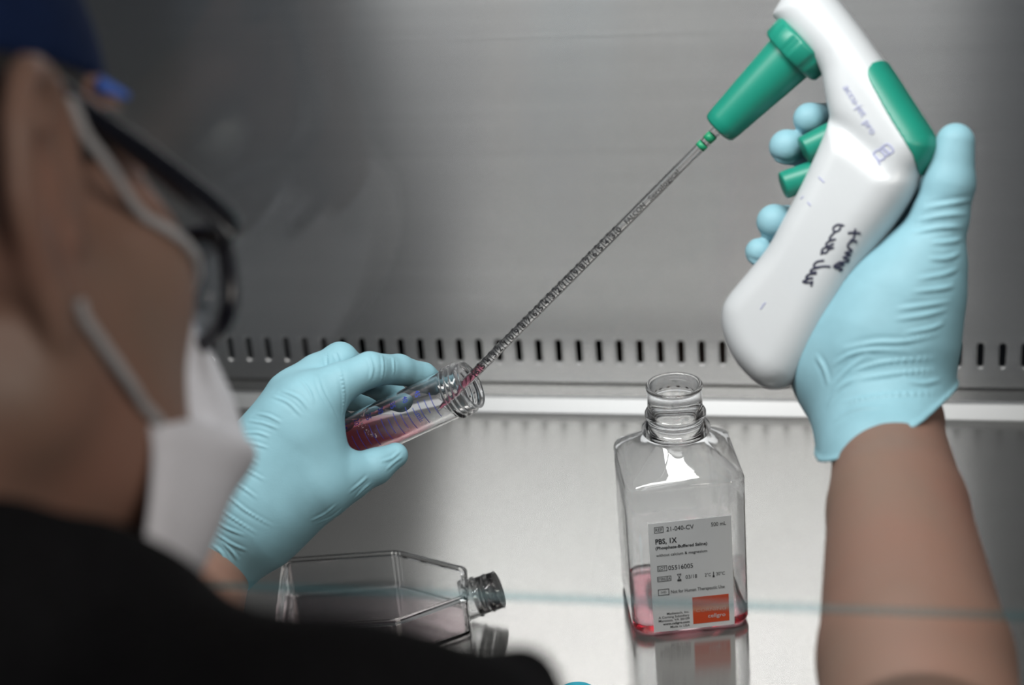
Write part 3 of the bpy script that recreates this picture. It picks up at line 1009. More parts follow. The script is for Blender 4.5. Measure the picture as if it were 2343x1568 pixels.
GP = at(1850, 450, gun_depth(1850, 450))
_g1 = unit(at(1950, 450, gun_depth(1950, 450)) - GP)
_g2 = at(1850, 350, gun_depth(1850, 350)) - GP
GN = unit(np.cross(_g1, _g2))
if GN @ (CAM - GP) < 0:
    GN = -GN
G1 = _g1; G2 = np.cross(GN, G1)


def gpt(px, py):
    q = on_plane(px, py, GP, GN) - GP
    return np.array([q @ G1, q @ G2])


def extruded(poly, half, r, k_off=0.0, inflate=0.0, bulge=0.0):
    P = np.array([gpt(*p) for p in poly]); P = spline(np.vstack([P, P[:1]]), 3)[:-1]
    lo2, hi2 = P.min(0), P.max(0)

    def f(X, Y, Z):
        x = (X - GP[0]) * G1[0] + (Y - GP[1]) * G1[1] + (Z - GP[2]) * G1[2]
        y = (X - GP[0]) * G2[0] + (Y - GP[1]) * G2[1] + (Z - GP[2]) * G2[2]
        z = (X - GP[0]) * GN[0] + (Y - GP[1]) * GN[1] + (Z - GP[2]) * GN[2] - k_off
        d = poly2d(P, x, y)
        a = np.maximum(d + r, 0) / r
        b = np.abs(z) / half
        q = np.sqrt(a * a + b ** 2.3)
        return (np.where((a <= 0), np.maximum(np.abs(z) - half, d), (q - 1) * min(r, half)) - inflate).astype(np.float32)
    c = [GP + G1 * x + G2 * y + GN * (z * half + k_off) for x in (lo2[0], hi2[0]) for y in (lo2[1], hi2[1]) for z in (-1, 1)]
    c = np.array(c)
    return f, c.min(0), c.max(0)


BARREL = [(1772, 40), (1800, -5), (1840, -42), (1885, -45), (1922, 0), (1975, 70), (2030, 148), (2090, 240), (2140, 322), (2135, 360), (2112, 392), (2075, 425), (2035, 415), (1990, 370), (1940, 320), (1908, 280), (1892, 215), (1880, 160), (1826, 100)]
HANDLE = [(1905, 285), (1960, 300), (2020, 340), (2085, 400), (2090, 440), (2050, 505), (2010, 560), (1965, 625), (1900, 740), (1840, 850), (1812, 880), (1780, 892), (1745, 884), (1700, 840), (1672, 790), (1660, 740), (1668, 690), (1715, 630), (1765, 568), (1800, 505), (1840, 430), (1875, 355)]
INLAY = [(2014, 152), (2006, 182), (2028, 228), (2062, 288), (2106, 362), (2112, 420), (2170, 420), (2160, 320), (2100, 230), (2050, 140)]


def surf_strokes(strokes, bvh, r, n=5, step=2.0, lift=0.0):
    """pen strokes given as image polylines, laid on a surface as thin flat beads."""
    parts = []
    for st in strokes:
        st = spline(np.array(st, float), 5)
        P = []
        for px, py in st:
            d = ray(px, py); hit, nrm, _, _ = bvh.ray_cast(Vector(CAM), Vector(d).normalized())
            if hit is not None:
                P.append(np.array(hit) + np.array(nrm) * lift)
        if len(P) > 1:
            parts.append(tube(P, r, n))
    return merge(parts)


def surf_text(s, p0, p1, h, bvh, bold=0.0, lift=0.0003):
    """printed text following a surface, from pixel p0 to p1, cap height h pixels."""
    g, Fc = place_text(s, 0, 1, 0, 1, bold, 4)
    p0 = np.array(p0, float); d = np.array(p1, float) - p0; u = unit(d); n = np.array([u[1], -u[0]])
    V = []
    for x, y, _ in g:
        q = p0 + d * x + n * (y * h)
        rr = ray(*q); hit, nrm, _, _ = bvh.ray_cast(Vector(CAM), Vector(rr).normalized())
        V.append(np.array(hit) + np.array(nrm) * lift if hit is not None else at(q[0], q[1], 0.9))
    return np.array(V), Fc


def build_gun():
    root = thing('pipette_controller', 'white pistol-grip pipette controller with green nozzle and triggers held in the right glove', 'pipette controller', GP)
    lo = np.array([1e9] * 3); hi = -lo
    pb, ph = extruded(BARREL, 0.0165, 0.0150), extruded(HANDLE, 0.0175, 0.0160, 0.001)
    for p in (pb, ph):
        lo = np.minimum(lo, p[1]); hi = np.maximum(hi, p[2])
    Fd = Field(lo - 0.006, hi + 0.006, 0.0011)
    Fd.add(pb, 0); Fd.add(ph, 0.006)
    V, Q = Fd.mesh(4)
    mesh_obj('handle', V, Q, M['white'], root)
    bvh = BVHTree.FromPolygons(V.tolist(), Q.tolist())
    # green inlay on the back of the barrel
    P = np.array([gpt(*p) for p in INLAY]); P = spline(np.vstack([P, P[:1]]), 3)[:-1]
    q3 = np.array([GP + G1 * a[0] + G2 * a[1] + GN * k for a in P for k in (-0.02, 0.02)])
    F2 = Field(q3.min(0), q3.max(0), 0.0006)
    F2.add(pb, 0); F2.add(ph, 0.006)
    ax = [F2.lo[i] + F2.h * np.arange(F2.n[i]) for i in range(3)]
    X, Y, Z = np.meshgrid(*ax, indexing='ij', sparse=True)
    x = (X - GP[0]) * G1[0] + (Y - GP[1]) * G1[1] + (Z - GP[2]) * G1[2]
    y = (X - GP[0]) * G2[0] + (Y - GP[1]) * G2[1] + (Z - GP[2]) * G2[2]
    F2.D = np.maximum(F2.D - 0.0008, poly2d(P, x, y)).astype(np.float32)
    V2, Q2 = F2.mesh(2)
    mesh_obj('grip_inlay', V2, Q2, M['green'], root, label='green inlay on the back of the barrel')
    # nozzle along the pipette axis
    c0 = PN
    V, Fc = lathe(c0, PA, [(-0.002, 0.0030), (-0.002, 0.0085), (-0.0008, 0.0096), (0.004, 0.0102), (0.030, 0.0122), (0.0560, 0.0142)], 64, start_cap=True)
    mesh_obj('nozzle', V, Fc, M['green'], root, label='green nozzle cone')
    V, Fc = lathe(c0 + PA * 0.0500, PA, [(0, 0.012), (0.0002, 0.0165), (0.0015, 0.0180), (0.0105, 0.0185), (0.0122, 0.0178), (0.0126, 0.0120)], 120,
                  mod=lambda t, s: np.where((np.cos(9 * t) > 0.55) & (0.0012 < s < 0.0115), 0.965, 1.0))
    mesh_obj('collar', V, Fc, M['green'], root, label='green ribbed collar')
    # white elbow joining collar and barrel
    e0 = c0 + PA * 0.0612
    # triggers
    for (a, b) in (((1900, 300), (1838, 345)), ((1862, 392), (1790, 425))):
        d0 = gun_depth(*a) + 0.002
        pa, pb_ = at(a[0] + 30, a[1] - 3, d0), at(b[0], b[1], d0)
        L = np.linalg.norm(pb_ - pa)
        V, Fc = lathe(pa, pb_ - pa, [(0, 0.0072), (L - 0.0012, 0.0072), (L - 0.0003, 0.0066), (L, 0.0056), (L, 0.0001)], 40)
        mesh_obj('trigger', V, Fc, M['green'], root, label='green finger trigger')
    # printed name and emblem
    V, Fc = surf_text('accu-jet', (1936, 196), (1980, 264), 17, bvh, lift=0.0006)
    V2, F2_ = surf_text('pro', (1983, 276), (2001, 304), 17, bvh, lift=0.0006)
    V, Fc = merge([(V, Fc), (V2, F2_)])
    mesh_obj('printed_name', V, Fc, M['ink_violet'], root, smooth=False, label='faint violet lettering')
    em = [[(1998, 352), (2012, 343), (2026, 358), (2012, 368), (1998, 352)], [(2012, 343), (2030, 330), (2044, 346), (2026, 358)], [(2006, 360), (2013, 378)], [(2020, 338), (2036, 352)]]
    V, Fc = surf_strokes(em, bvh, 0.0005)
    mesh_obj('emblem', V, Fc, M['ink_violet'], root, label='faint violet emblem')
    sc6 = lambda L: [[(1600 + x / 2.24, 400 + y / 2.24) for x, y in s] for s in L]
    hand = sc6([[(762, 300), (790, 296), (826, 300)], [(800, 276), (792, 322), (772, 340)],
                [(808, 345), (790, 338), (766, 352), (762, 372), (782, 386)],
                [(786, 392), (748, 400), (776, 412), (738, 424), (770, 436)],
                [(768, 446), (716, 450), (742, 462), (700, 472), (734, 486), (716, 492)], [(722, 446), (690, 470), (712, 480)],
                [(742, 262), (712, 256), (688, 272), (694, 292), (718, 284), (724, 266)], [(700, 290), (678, 312), (668, 330), (684, 336)],
                [(700, 330), (668, 340), (650, 356), (662, 366), (690, 352)], [(672, 366), (640, 376), (628, 394), (646, 402), (660, 388)], [(690, 372), (656, 386)],
                [(640, 396), (622, 408)],
                [(640, 440), (606, 446), (588, 462), (596, 474), (640, 470), (672, 472)], [(618, 474), (580, 484), (572, 500), (602, 498)],
                [(602, 506), (562, 512), (548, 530), (584, 530)], [(560, 536), (532, 548), (556, 554), (584, 546)], [(578, 552), (574, 572)]])
    V, Fc = surf_strokes(hand, bvh, 0.00062)
    mesh_obj('handwriting', V, Fc, M['pen'], root, label='black marker handwriting')
    for mk in sc6([[(315, 690), (326, 672), (340, 655)], [(520, 125), (535, 110)], [(556, 140), (570, 160)], [(612, 12), (640, 40)]]):
        V, Fc = surf_strokes([mk], bvh, 0.0004)
        mesh_obj('scuff', V, Fc, M['ink_violet'], root)


build_gun()

# ------------------------------------------------------------------ the person
person = thing('person', 'person in black shirt, blue cap, glasses and white mask holding tube and pipette controller', 'person', (-0.2, 0.35, 0.0))

# head frame (right, forward, up) from the photograph
HR, HF, HU = cdir((0.8464, 0.2453, -0.4727)), cdir((0.5146, -0.1484, 0.8445)), cdir((-0.137, 0.958, 0.2519))
HC = cam2w((-0.2005, 0.0275, 0.5434))
HM = np.array([HR, HF, HU])


def hl(x, y, z):
    return HC + HR * x + HF * y + HU * z


def add_head(Fd, grow=0.0):
    E = lambda c, r, k=0.012: Fd.add(ellip(hl(*c), HM, np.array(r) + grow), k)
    Cn = lambda a, b, ra, rb, k=0.010: Fd.add(cone(hl(*a), hl(*b), ra + grow, rb + grow), k)
    E((0, -0.014, 0.045), (0.0735, 0.093, 0.083))
    E((0, 0.040, -0.035), (0.060, 0.056, 0.072), 0.02)
    for s in (1, -1):
        Cn((s * 0.052, 0.010, -0.058), (s * 0.022, 0.066, -0.084), 0.019, 0.016, 0.02)
        E((s * 0.049, 0.056, -0.018), (0.020, 0.024, 0.020), 0.015)
        Cn((s * 0.049, 0.043, 0.038), (s * 0.050, 0.058, -0.004), 0.0145, 0.0160, 0.018)
        Cn((s * 0.050, 0.058, -0.004), (s * 0.045, 0.062, -0.060), 0.0160, 0.0170, 0.018)
        Cn((s * 0.052, 0.030, -0.030), (s * 0.044, 0.052, -0.070), 0.020, 0.018, 0.02)
        Cn((s * 0.060, 0.0, 0.0), (s * 0.052, 0.006, -0.055), 0.020, 0.018, 0.015)
        Cn((s * 0.042, 0.070, 0.032), (s * 0.012, 0.088, 0.030), 0.009, 0.010, 0.012)
    Cn((-0.012, 0.072, -0.088), (0.012, 0.072, -0.088), 0.0155, 0.016, 0.02)
    Cn((0, 0.090, 0.020), (0, 0.108, -0.022), 0.008, 0.012, 0.008)
    for s in (1, -1):
        Fd.add(cone(hl(s * 0.011, 0.098, -0.028), hl(s * 0.011, 0.094, -0.03), 0.008, 0.008), 0.005)
        Fd.cut(ellip(hl(s * 0.033, 0.099, 0.012), HM, (0.016, 0.010, 0.010)), 0.008)
    Cn((-0.018, 0.088, -0.058), (0.018, 0.088, -0.058), 0.006, 0.006, 0.006)
    Cn((-0.014, 0.086, -0.070), (0.014, 0.086, -0.070), 0.007, 0.007, 0.006)


def add_ear(Fd, s):
    """outer ear: a tilted dish with a rolled rim and a lobe."""
    e = lambda x, y, z: hl(s * (x - 0.002), y + 0.004, z - 0.006)
    rim = spline(np.array([e(0.073, 0.012, 0.004), e(0.078, 0.006, 0.022), e(0.086, -0.008, 0.033), e(0.094, -0.024, 0.030), e(0.097, -0.032, 0.012), e(0.093, -0.028, -0.008),
                           e(0.086, -0.018, -0.022), e(0.080, -0.007, -0.031)]), 5)
    for i in range(len(rim) - 1):
        Fd.add(cone(rim[i], rim[i + 1], 0.0042, 0.0042), 0.003)
    anti = spline(np.array([e(0.086, -0.010, 0.020), e(0.089, -0.019, 0.006), e(0.085, -0.014, -0.010), e(0.080, -0.006, -0.016)]), 4)
    for i in range(len(anti) - 1):
        Fd.add(cone(anti[i], anti[i + 1], 0.0036, 0.0036), 0.003)
    nrm = unit(HR * s - HF * -0.45)
    nn = unit(HR * s * 0.85 + HF * 0.45)
    for (a, b, ra, rb) in (((0.082, -0.010, 0.022), (0.086, -0.018, -0.005), 0.016, 0.016), ((0.086, -0.018, -0.005), (0.079, -0.006, -0.028), 0.014, 0.009)):
        Fd.add(cone(e(*a), e(*b), ra, rb, (nn, 0.20)), 0.004)
    Fd.cut(ellip(e(0.0890, -0.0115, 0.002), HM, (0.0115, 0.0095, 0.0160)), 0.003)
    Fd.cut(ellip(e(0.0915, -0.0165, 0.0235), HM, (0.0050, 0.0085, 0.0050)), 0.003)
    Fd.add(cone(e(0.079, -0.004, -0.032), e(0.078, -0.002, -0.037), 0.0085, 0.0075, (nn, 0.6)), 0.005)
    Fd.add(cone(e(0.074, 0.009, -0.004), e(0.076, 0.005, -0.010), 0.005, 0.005), 0.004)
    Fd.add(cone(e(0.072, -0.018, 0.015), e(0.072, -0.016, -0.02), 0.010, 0.010), 0.008)


# skeleton points
NECK0 = hl(0, -0.025, -0.045)
NECK1 = cam2w((-0.200, -0.150, 0.540))
SH_R, EL_R, WR_R = at(760, 2125, 0.430), at(2140, 1920, 0.650), at(2030, 960, 0.885)
SH_L, EL_L, WR_L = cam2w((-0.38, -0.19, 0.62)), at(215, 1900, 0.83), at(478, 1262, 0.985)
CHEST = NECK1 + np.array([0.0, -0.01, -0.12])
BELLY = NECK1 + np.array([0.0, -0.05, -0.36])
SHDIR = unit(SH_R - SH_L)
CHF = unit(np.cross(SHDIR, np.array([0, 0, 1.0])) * -1)


def add_torso(Fd, g):
    Fd.add(cone(CHEST + SHDIR * 0.07, CHEST - SHDIR * 0.07, 0.085 + g, 0.085 + g), 0.04)
    Fd.add(cone(CHEST, BELLY, 0.10 + g, 0.105 + g), 0.05)
    Fd.add(cone(CHEST + SHDIR * 0.05, BELLY + SHDIR * 0.06, 0.085 + g, 0.085 + g), 0.05)
    Fd.add(cone(CHEST - SHDIR * 0.05, BELLY - SHDIR * 0.06, 0.085 + g, 0.085 + g), 0.05)
    for S in (SH_R, SH_L):
        Fd.add(cone(NECK1 + (S - NECK1) * 0.15, S, 0.050 + g, 0.050 + g), 0.03)
        Fd.add(cone(CHEST, S, 0.08 + g, 0.052 + g), 0.03)


def build_body():
    pts = np.array([HC, NECK1, SH_R, EL_R, WR_R, SH_L, EL_L, WR_L, BELLY])
    Fd = Field(pts.min(0) - 0.14, pts.max(0) + np.array([0.14, 0.14, 0.15]), 0.0026)
    add_head(Fd)
    Fd.add(cone(NECK0, NECK1, 0.054, 0.060), 0.03)
    Fd.add(cone(hl(0, -0.06, -0.03), NECK1 + np.array([0, -0.02, 0]), 0.048, 0.058), 0.03)
    add_torso(Fd, 0.0)
    for S, E_, W_, c in ((SH_R, EL_R, WR_R, 1), (SH_L, EL_L, WR_L, 0)):
        Fd.add(cone(S, E_, 0.047, 0.040), 0.03)
        Fd.add(cone(E_, E_ + (W_ - E_) * 0.35, 0.0400, 0.0405), 0.006)
        Fd.add(cone(E_ + (W_ - E_) * 0.35, E_ + (W_ - E_) * 0.72, 0.0405, 0.0328), 0.004)
        Fd.add(cone(E_ + (W_ - E_) * 0.72, W_, 0.0328, 0.0255), 0.004)
        hd = unit(W_ - E_)
        Fd.add(cone(W_, W_ + hd * 0.02, 0.0262, 0.020), 0.01)
    for s in (1, -1):
        add_ear(Fd, s)
    V, Q = Fd.mesh(3)
    mesh_obj('body', V, Q, M['skin'], person)
    return BVHTree.FromPolygons(V.tolist(), Q.tolist())


BODY_BVH = build_body()


def build_clothes():
    pts = np.array([NECK1, SH_R, SH_R + (EL_R - SH_R) * 0.55, SH_L, SH_L + (EL_L - SH_L) * 0.6, BELLY])
    Fd = Field(pts.min(0) - 0.15, pts.max(0) + 0.15, 0.0035)
    add_torso(Fd, 0.009)
    for S, E_ in ((SH_R, EL_R), (SH_L, EL_L)):
        e = S + (E_ - S) * 0.20
        Fd.add(cone(S, e, 0.055, 0.052), 0.03)
    fold = [(410, 1722, 0.440, 0.0315), (760, 1795, 0.425, 0.0325), (1040, 1838, 0.432, 0.0330)]
    for a, b in zip(fold[:-1], fold[1:]):
        Fd.add(cone(at(*a[:3]), at(*b[:3]), a[3], b[3]), 0.02)
    Fd.add(cone(at(1120, 1625, 0.450), at(1188, 1577, 0.462), 0.014, 0.0122), 0.008)
    rim = [(-160, 1250, 0.440), (0, 1272, 0.448), (206, 1326, 0.462), (325, 1412, 0.480), (392, 1502, 0.488), (470, 1560, 0.470)]
    for a, b in zip(rim[:-1], rim[1:]):
        Fd.add(cone(at(*a), at(*b), 0.012, 0.012), 0.008)
    for a, b, ra, rb in (((0, 1500, 0.455), (230, 1570, 0.468), 0.032, 0.032), ((230, 1570, 0.468), (420, 1690, 0.450), 0.032, 0.032)):
        Fd.add(cone(at(*a), at(*b), ra, rb), 0.02)
    # collar, cut along its rim
    Fk = Field(Fd.lo, Fd.lo + Fd.h * (Fd.n - 1), Fd.h)
    nk = unit(NECK0 - NECK1)
    Fk.add(cone(NECK1 - nk * 0.02, NECK1 + nk * 0.16, 0.073, 0.0640), 0.02)
    Fk.add(cone(NECK1 + np.array([0, -0.02, 0]), hl(0, -0.06, -0.03), 0.068, 0.058), 0.02)
    hit, nrm, _, _ = BODY_BVH.ray_cast(Vector(CAM), Vector(ray(206, 1224)).normalized())
    Fk.half(np.array(hit), unit(nk + CR * 0.25))
    m_ = tuple(slice(0, min(a, b)) for a, b in zip(Fd.D.shape, Fk.D.shape))
    Fd.D[m_] = np.minimum(Fd.D[m_], Fk.D[m_])
    V, Q = Fd.mesh(3)
    mesh_obj('shirt', V, Q, M['shirt'], person, label='black cotton shirt')
    # cap and hair
    lo, hi = HC - 0.16, HC + 0.17
    F1 = Field(lo, hi, 0.0025)
    F1.add(ellip(hl(0, -0.016, 0.052), HM, (0.0785, 0.0985, 0.090)), 0)
    F1.half(hl(0.08, 0.0, 0.040), unit(-HU * 1.0 + HF * 0.22))
    V, Q = F1.mesh(2)
    cap_o = mesh_obj('surgical_cap', V, Q, M['cap'], person, label='dark blue cloth cap')
    F1 = Field(lo, hi, 0.0025)
    F1.add(ellip(hl(0, -0.016, 0.048), HM, (0.0765, 0.0962, 0.0865)), 0)
    for s in (1, -1):
        F1.add(cone(hl(s * 0.0745, 0.012, 0.02), hl(s * 0.073, 0.014, 0.002), 0.006, 0.004), 0.006)
        F1.add(cone(hl(s * 0.0640, 0.044, 0.034), hl(s * 0.0685, 0.026, 0.012), 0.0065, 0.0045), 0.006)
    F1.half(hl(0, 0.056, 0), unit(HF - HU * 0.15)); F1.half(hl(0, 0, 0.0), unit(-HU * 1.0 + HF * 0.6))
    V, Q = F1.mesh(2)
    mesh_obj('hair', V, Q, M['hair'], person, label='short black hair below the cap')
    # cap fold standing off the forehead
    tie = spline(np.array([at(225, 192, 0.548), at(250, 202, 0.551), at(272, 212, 0.553), at(292, 221, 0.556)]), 4)
    V, Fc = tube(tie, np.linspace(0.0026, 0.0010, len(tie)), 10)
    mesh_obj('cap_tie', V, Fc, plain('bright_blue_cloth', (0.07, 0.17, 0.62), 0.8), cap_o, label='bright blue tie end of the cap')
    # face mask
    rows = [((0.043, 0.084, -0.017), (0, 0.118, -0.004)), ((0.045, 0.082, -0.030), (0, 0.134, -0.020)), ((0.046, 0.080, -0.044), (0, 0.147, -0.037)), ((0.049, 0.077, -0.057), (0, 0.151, -0.053)),
            ((0.066, 0.048, -0.063), (0, 0.147, -0.062)), ((0.0670, 0.046, -0.075), (0, 0.129, -0.077)), ((0.066, 0.043, -0.093), (0, 0.114, -0.094)), ((0.061, 0.042, -0.108), (0, 0.102, -0.108)),
            ((0.048, 0.044, -0.117), (0, 0.090, -0.116))]
    Ed = spline(np.array([r[0] for r in rows]), 4); Cn = spline(np.array([r[1] for r in rows]), 4)
    nu = 33; G = []
    for e, c in zip(Ed, Cn):
        for t in np.linspace(-1, 1, nu):
            a = t * math.pi / 2
            G.append(hl(e[0] * math.sin(a), e[1] + (c[1] - e[1]) * max(math.cos(a), 0) ** 0.9, e[2] + (c[2] - e[2]) * math.cos(a)))
    Fc = [[i * nu + j, i * nu + j + 1, (i + 1) * nu + j + 1, (i + 1) * nu + j] for i in range(len(Ed) - 1) for j in range(nu - 1)]
    mk = mesh_obj('face_mask', G, Fc, M['mask'], person, label='white pleated face mask')
    sm = mk.modifiers.new('thickness', 'SOLIDIFY'); sm.thickness = 0.0016; sm.offset = 1
    def skin(P, off):
        out = []
        for p in P:
            q, nrm, _, _ = BODY_BVH.find_nearest(Vector(p))
            out.append(np.array(q) + np.array(nrm) * off if (np.array(p) - np.array(q)) @ np.array(nrm) < off else np.array(p))
        return np.array(out)
    for s in (1, -1):
        up = spline(np.array([hl(s * 0.044, 0.086, -0.018), hl(s * 0.062, 0.066, -0.008), hl(s * 0.0765, 0.030, 0.010), hl(s * 0.080, 0.006, 0.024), hl(s * 0.080, -0.008, 0.036)]), 6)
        V, Fc = tube(skin(up, 0.0018), 0.0018, 8); mesh_obj('strap', V, Fc, M['strap'], mk)
        lw_ = spline(np.array([hl(s * 0.0665, 0.048, -0.064), hl(s * 0.0735, 0.034, -0.057), hl(s * 0.0765, 0.018, -0.045), hl(s * 0.0785, 0.006, -0.036)]), 6)
        V, Fc = tube(skin(lw_, 0.0018), 0.0018, 8); mesh_obj('strap', V, Fc, M['strap'], mk)
    # eyes
    for s in (1, -1):
        V, Fc = lathe(hl(s * 0.033, 0.076, 0.012) - HF * 0.012, HF, [(0.012 * (1 - math.cos(a)), 0.012 * max(math.sin(a), 0.01)) for a in np.linspace(0, math.pi, 14)], 24)
        mesh_obj('eye', V, Fc, M['eye'], person)
    # glasses
    gl = bpy.data.objects.new('eyeglasses', None); link(gl, person); gl['label'] = 'black framed glasses'
    for s in (1, -1):
        P = []
        for k in range(40):
            a = 2 * math.pi * k / 40; ca, sa = math.cos(a), math.sin(a)
            x = 0.034 + 0.028 * np.sign(ca) * abs(ca) ** 0.65; z = -0.005 + 0.0200 * np.sign(sa) * abs(sa) ** 0.65
            P.append(hl(s * x, 0.108 - 0.22 * max(x - 0.02, 0), z))
        V, Fc = tube(P, 0.0032, 8, closed=True); mesh_obj('rim', V, Fc, M['frame'], gl)
        c = np.mean(P, 0)
        V = np.array(P + [c + HF * 0.001, c - HF * 0.001]); n = len(P)
        Fc = [[i, (i + 1) % n, n] for i in range(n)] + [[(i + 1) % n, i, n + 1] for i in range(n)]
        mesh_obj('lens', V, Fc, M['lens'], gl)
        tp = spline(np.array([hl(s * 0.062, 0.096, 0.010), hl(s * 0.070, 0.090, 0.010), hl(s * 0.0765, 0.055, 0.017), hl(s * 0.079, 0.015, 0.027), hl(s * 0.080, -0.004, 0.031), hl(s * 0.083, -0.022, 0.022)]), 6)
        V, Fc = tube(tp, np.interp(np.linspace(0, 1, len(tp)), [0, 0.2, 0.6, 1], [0.0048, 0.0053, 0.0040, 0.0030]), 10); mesh_obj('temple', V, Fc, M['frame'], gl)
    V, Fc = tube([hl(-0.009, 0.108, 0.004), hl(0, 0.111, 0.007), hl(0.009, 0.108, 0.004)], 0.0025, 8); mesh_obj('bridge', V, Fc, M['frame'], gl)


build_clothes()


# ------------------------------------------------------------------ gloved hands
def A3(l):
    return [at(*p) for p in l]


def wrinkle(V, Q, strokes, amp, wid):
    """raised folds of the thin glove along strokes; returns the displaced vertices."""
    bvh = BVHTree.FromPolygons(V.tolist(), Q.tolist())
    pts, wts, wds = [], [], []
    for st in strokes:
        a = amp; w_ = wid
        if isinstance(st, tuple):
            st, k = st; a = amp * k; w_ = wid * (0.7 + 0.3 * k)
        S = spline(np.array(st, float), 8)
        for i, (px, py) in enumerate(S):
            hit, nrm, _, _ = bvh.ray_cast(Vector(CAM), Vector(ray(px, py)).normalized())
            if hit is None:
                continue
            t = i / (len(S) - 1)
            pts.append(hit); wts.append(a * min(1, 3.0 * t + 0.15, 3.0 * (1 - t) + 0.05)); wds.append(w_)
    if not pts:
        return V
    kd = KDTree(len(pts))
    for i, p in enumerate(pts):
        kd.insert(p, i)
    kd.balance()
    me_n = np.zeros_like(V)
    a, b, c, d = (V[Q[:, i]] for i in range(4))
    fn = np.cross(c - a, d - b)
    for i in range(4):
        np.add.at(me_n, Q[:, i], fn)
    me_n /= np.linalg.norm(me_n, axis=1)[:, None] + 1e-12
    out = V.copy()
    for i, v_ in enumerate(V):
        co, k, dist = kd.find(v_)
        if dist < 0.007:
            w_ = wds[k]
            out[i] += me_n[i] * wts[k] * (math.exp(-(dist / w_) ** 2) - 0.45 * math.exp(-((dist - 2.1 * w_) / (1.2 * w_)) ** 2))
    return out


def hand(name, palm, fingers, thumb, cuff, h=0.0009, pad=0.02, strokes=(), amp=0.0009, wid=0.0009, kf=0.010, extra=(), label=None, palm_k=0.016):
    allp = np.concatenate([np.array([q[1] for q in palm] + [q[2] for q in palm])] + [np.array([q[1] for q in fingers] + [q[2] for q in fingers])] if False else
                          [np.array([p[0] for p in palm]), np.array([p[1] for p in palm])] + [np.array(f_[0]) for f_ in fingers] + [np.array(thumb[0])])
    lo, hi = allp.min(0) - 0.04, allp.max(0) + 0.04
    base = Field(lo, hi, h)
    for a, b, ra, rb in palm:
        base.add(cone(a, b, ra, rb), palm_k)
    B = base.D.copy()
    res = B.copy()
    for pts, rad in list(fingers) + [thumb]:
        base.D = B.copy()
        fk = Field(lo, hi, h)
        for c_ in chain(pts, rad):
            fk.add(c_, 0.003)
        k = kf
        d = fk.D
        hh = np.clip(0.5 + 0.5 * (B - d) / k, 0, 1)
        comb = B * (1 - hh) + d * hh - k * hh * (1 - hh)
        k2 = 0.0016
        hh = np.clip(0.5 + 0.5 * (res - comb) / k2, 0, 1)
        res = res * (1 - hh) + comb * hh - k2 * hh * (1 - hh)
    base.D = res
    for pr, k in extra:
        base.add(pr, k)
    if cuff is not None:
        ax = [(base.lo[i] + h * np.arange(base.n[i])).astype(np.float32) for i in range(3)]
        X, Y, Z = np.meshgrid(*ax, indexing='ij', sparse=True)
        dp = (X - cuff[0][0]) * cuff[1][0] + (Y - cuff[0][1]) * cuff[1][1] + (Z - cuff[0][2]) * cuff[1][2]
        bead = np.sqrt(base.D ** 2 + (dp + 0.0008) ** 2) - 0.0012
        base.D = np.minimum(np.maximum(base.D, dp), bead).astype(np.float32)
    V, Q = base.mesh(2)
    V = wrinkle(V, Q, strokes, amp, wid)
    return mesh_obj(name, V, Q, M['glove'], person, label=label)


def c3(L):
    return [(400 + x / 2.614, 750 + y / 2.614) for x, y in L]


def c6(L):
    return [(1600 + x / 2.24, 400 + y / 2.24) for x, y in L]


# left hand round the tube
wl = at(470, 1268, 0.982)
ml = [at(705, 925, 0.968), at(676, 912, 0.985), at(662, 950, 1.006), at(640, 1005, 1.020)]
palmL = [(wl, at(560, 1170, 0.978), 0.0265, 0.0270), (at(560, 1170, 0.978), ml[0], 0.026, 0.0150), (at(565, 1150, 0.980), ml[1], 0.026, 0.0150),
         (at(570, 1140, 0.988), ml[2], 0.024, 0.0135), (at(560, 1160, 0.995), ml[3], 0.022, 0.0125),
         (at(600, 1100, 0.975), at(680, 1000, 0.972), 0.026, 0.022),
         (at(590, 1190, 0.975), at(725, 1110, 0.972), 0.024, 0.0175), (at(700, 960, 0.970), at(725, 1090, 0.972), 0.012, 0.014),
         (at(400, 1365, 0.965), wl, 0.0275, 0.0262)]
fingL = [(A3([(705, 925, 0.968), (775, 878, 0.972), (846, 846, 0.980), (912, 846, 0.998), (968, 862, 1.012), (992, 876, 1.018)]), [0.0145, 0.0112, 0.0096, 0.0084, 0.0078, 0.0068]),
         (A3([(676, 912, 0.985), (728, 856, 0.988), (778, 824, 0.996), (842, 868, 1.022), (890, 898, 1.036), (918, 915, 1.036)]), [0.0145, 0.0112, 0.0098, 0.0088, 0.0080, 0.0070]),
         (A3([(662, 950, 1.006), (712, 906, 1.024), (748, 890, 1.038), (800, 905, 1.052), (835, 915, 1.056), (855, 918, 1.056)]), [0.0135, 0.0105, 0.0095, 0.0086, 0.0078, 0.0068]),
         (A3([(640, 1005, 1.020), (680, 965, 1.038), (715, 950, 1.050), (745, 955, 1.058), (770, 960, 1.060), (785, 962, 1.060)]), [0.0125, 0.0095, 0.0085, 0.0076, 0.0070, 0.0062])]
thumbL = (A3([(590, 1190, 0.975), (725, 1112, 0.972), (800, 1090, 0.978), (858, 1068, 0.984), (905, 1042, 0.990)]), [0.023, 0.0172, 0.0128, 0.0100, 0.0072])
wl_dir = unit(at(400, 1365, 0.965) - wl)
cuffL = (at(438, 1290, 0.970), unit(wl_dir * 0.35 - CR))
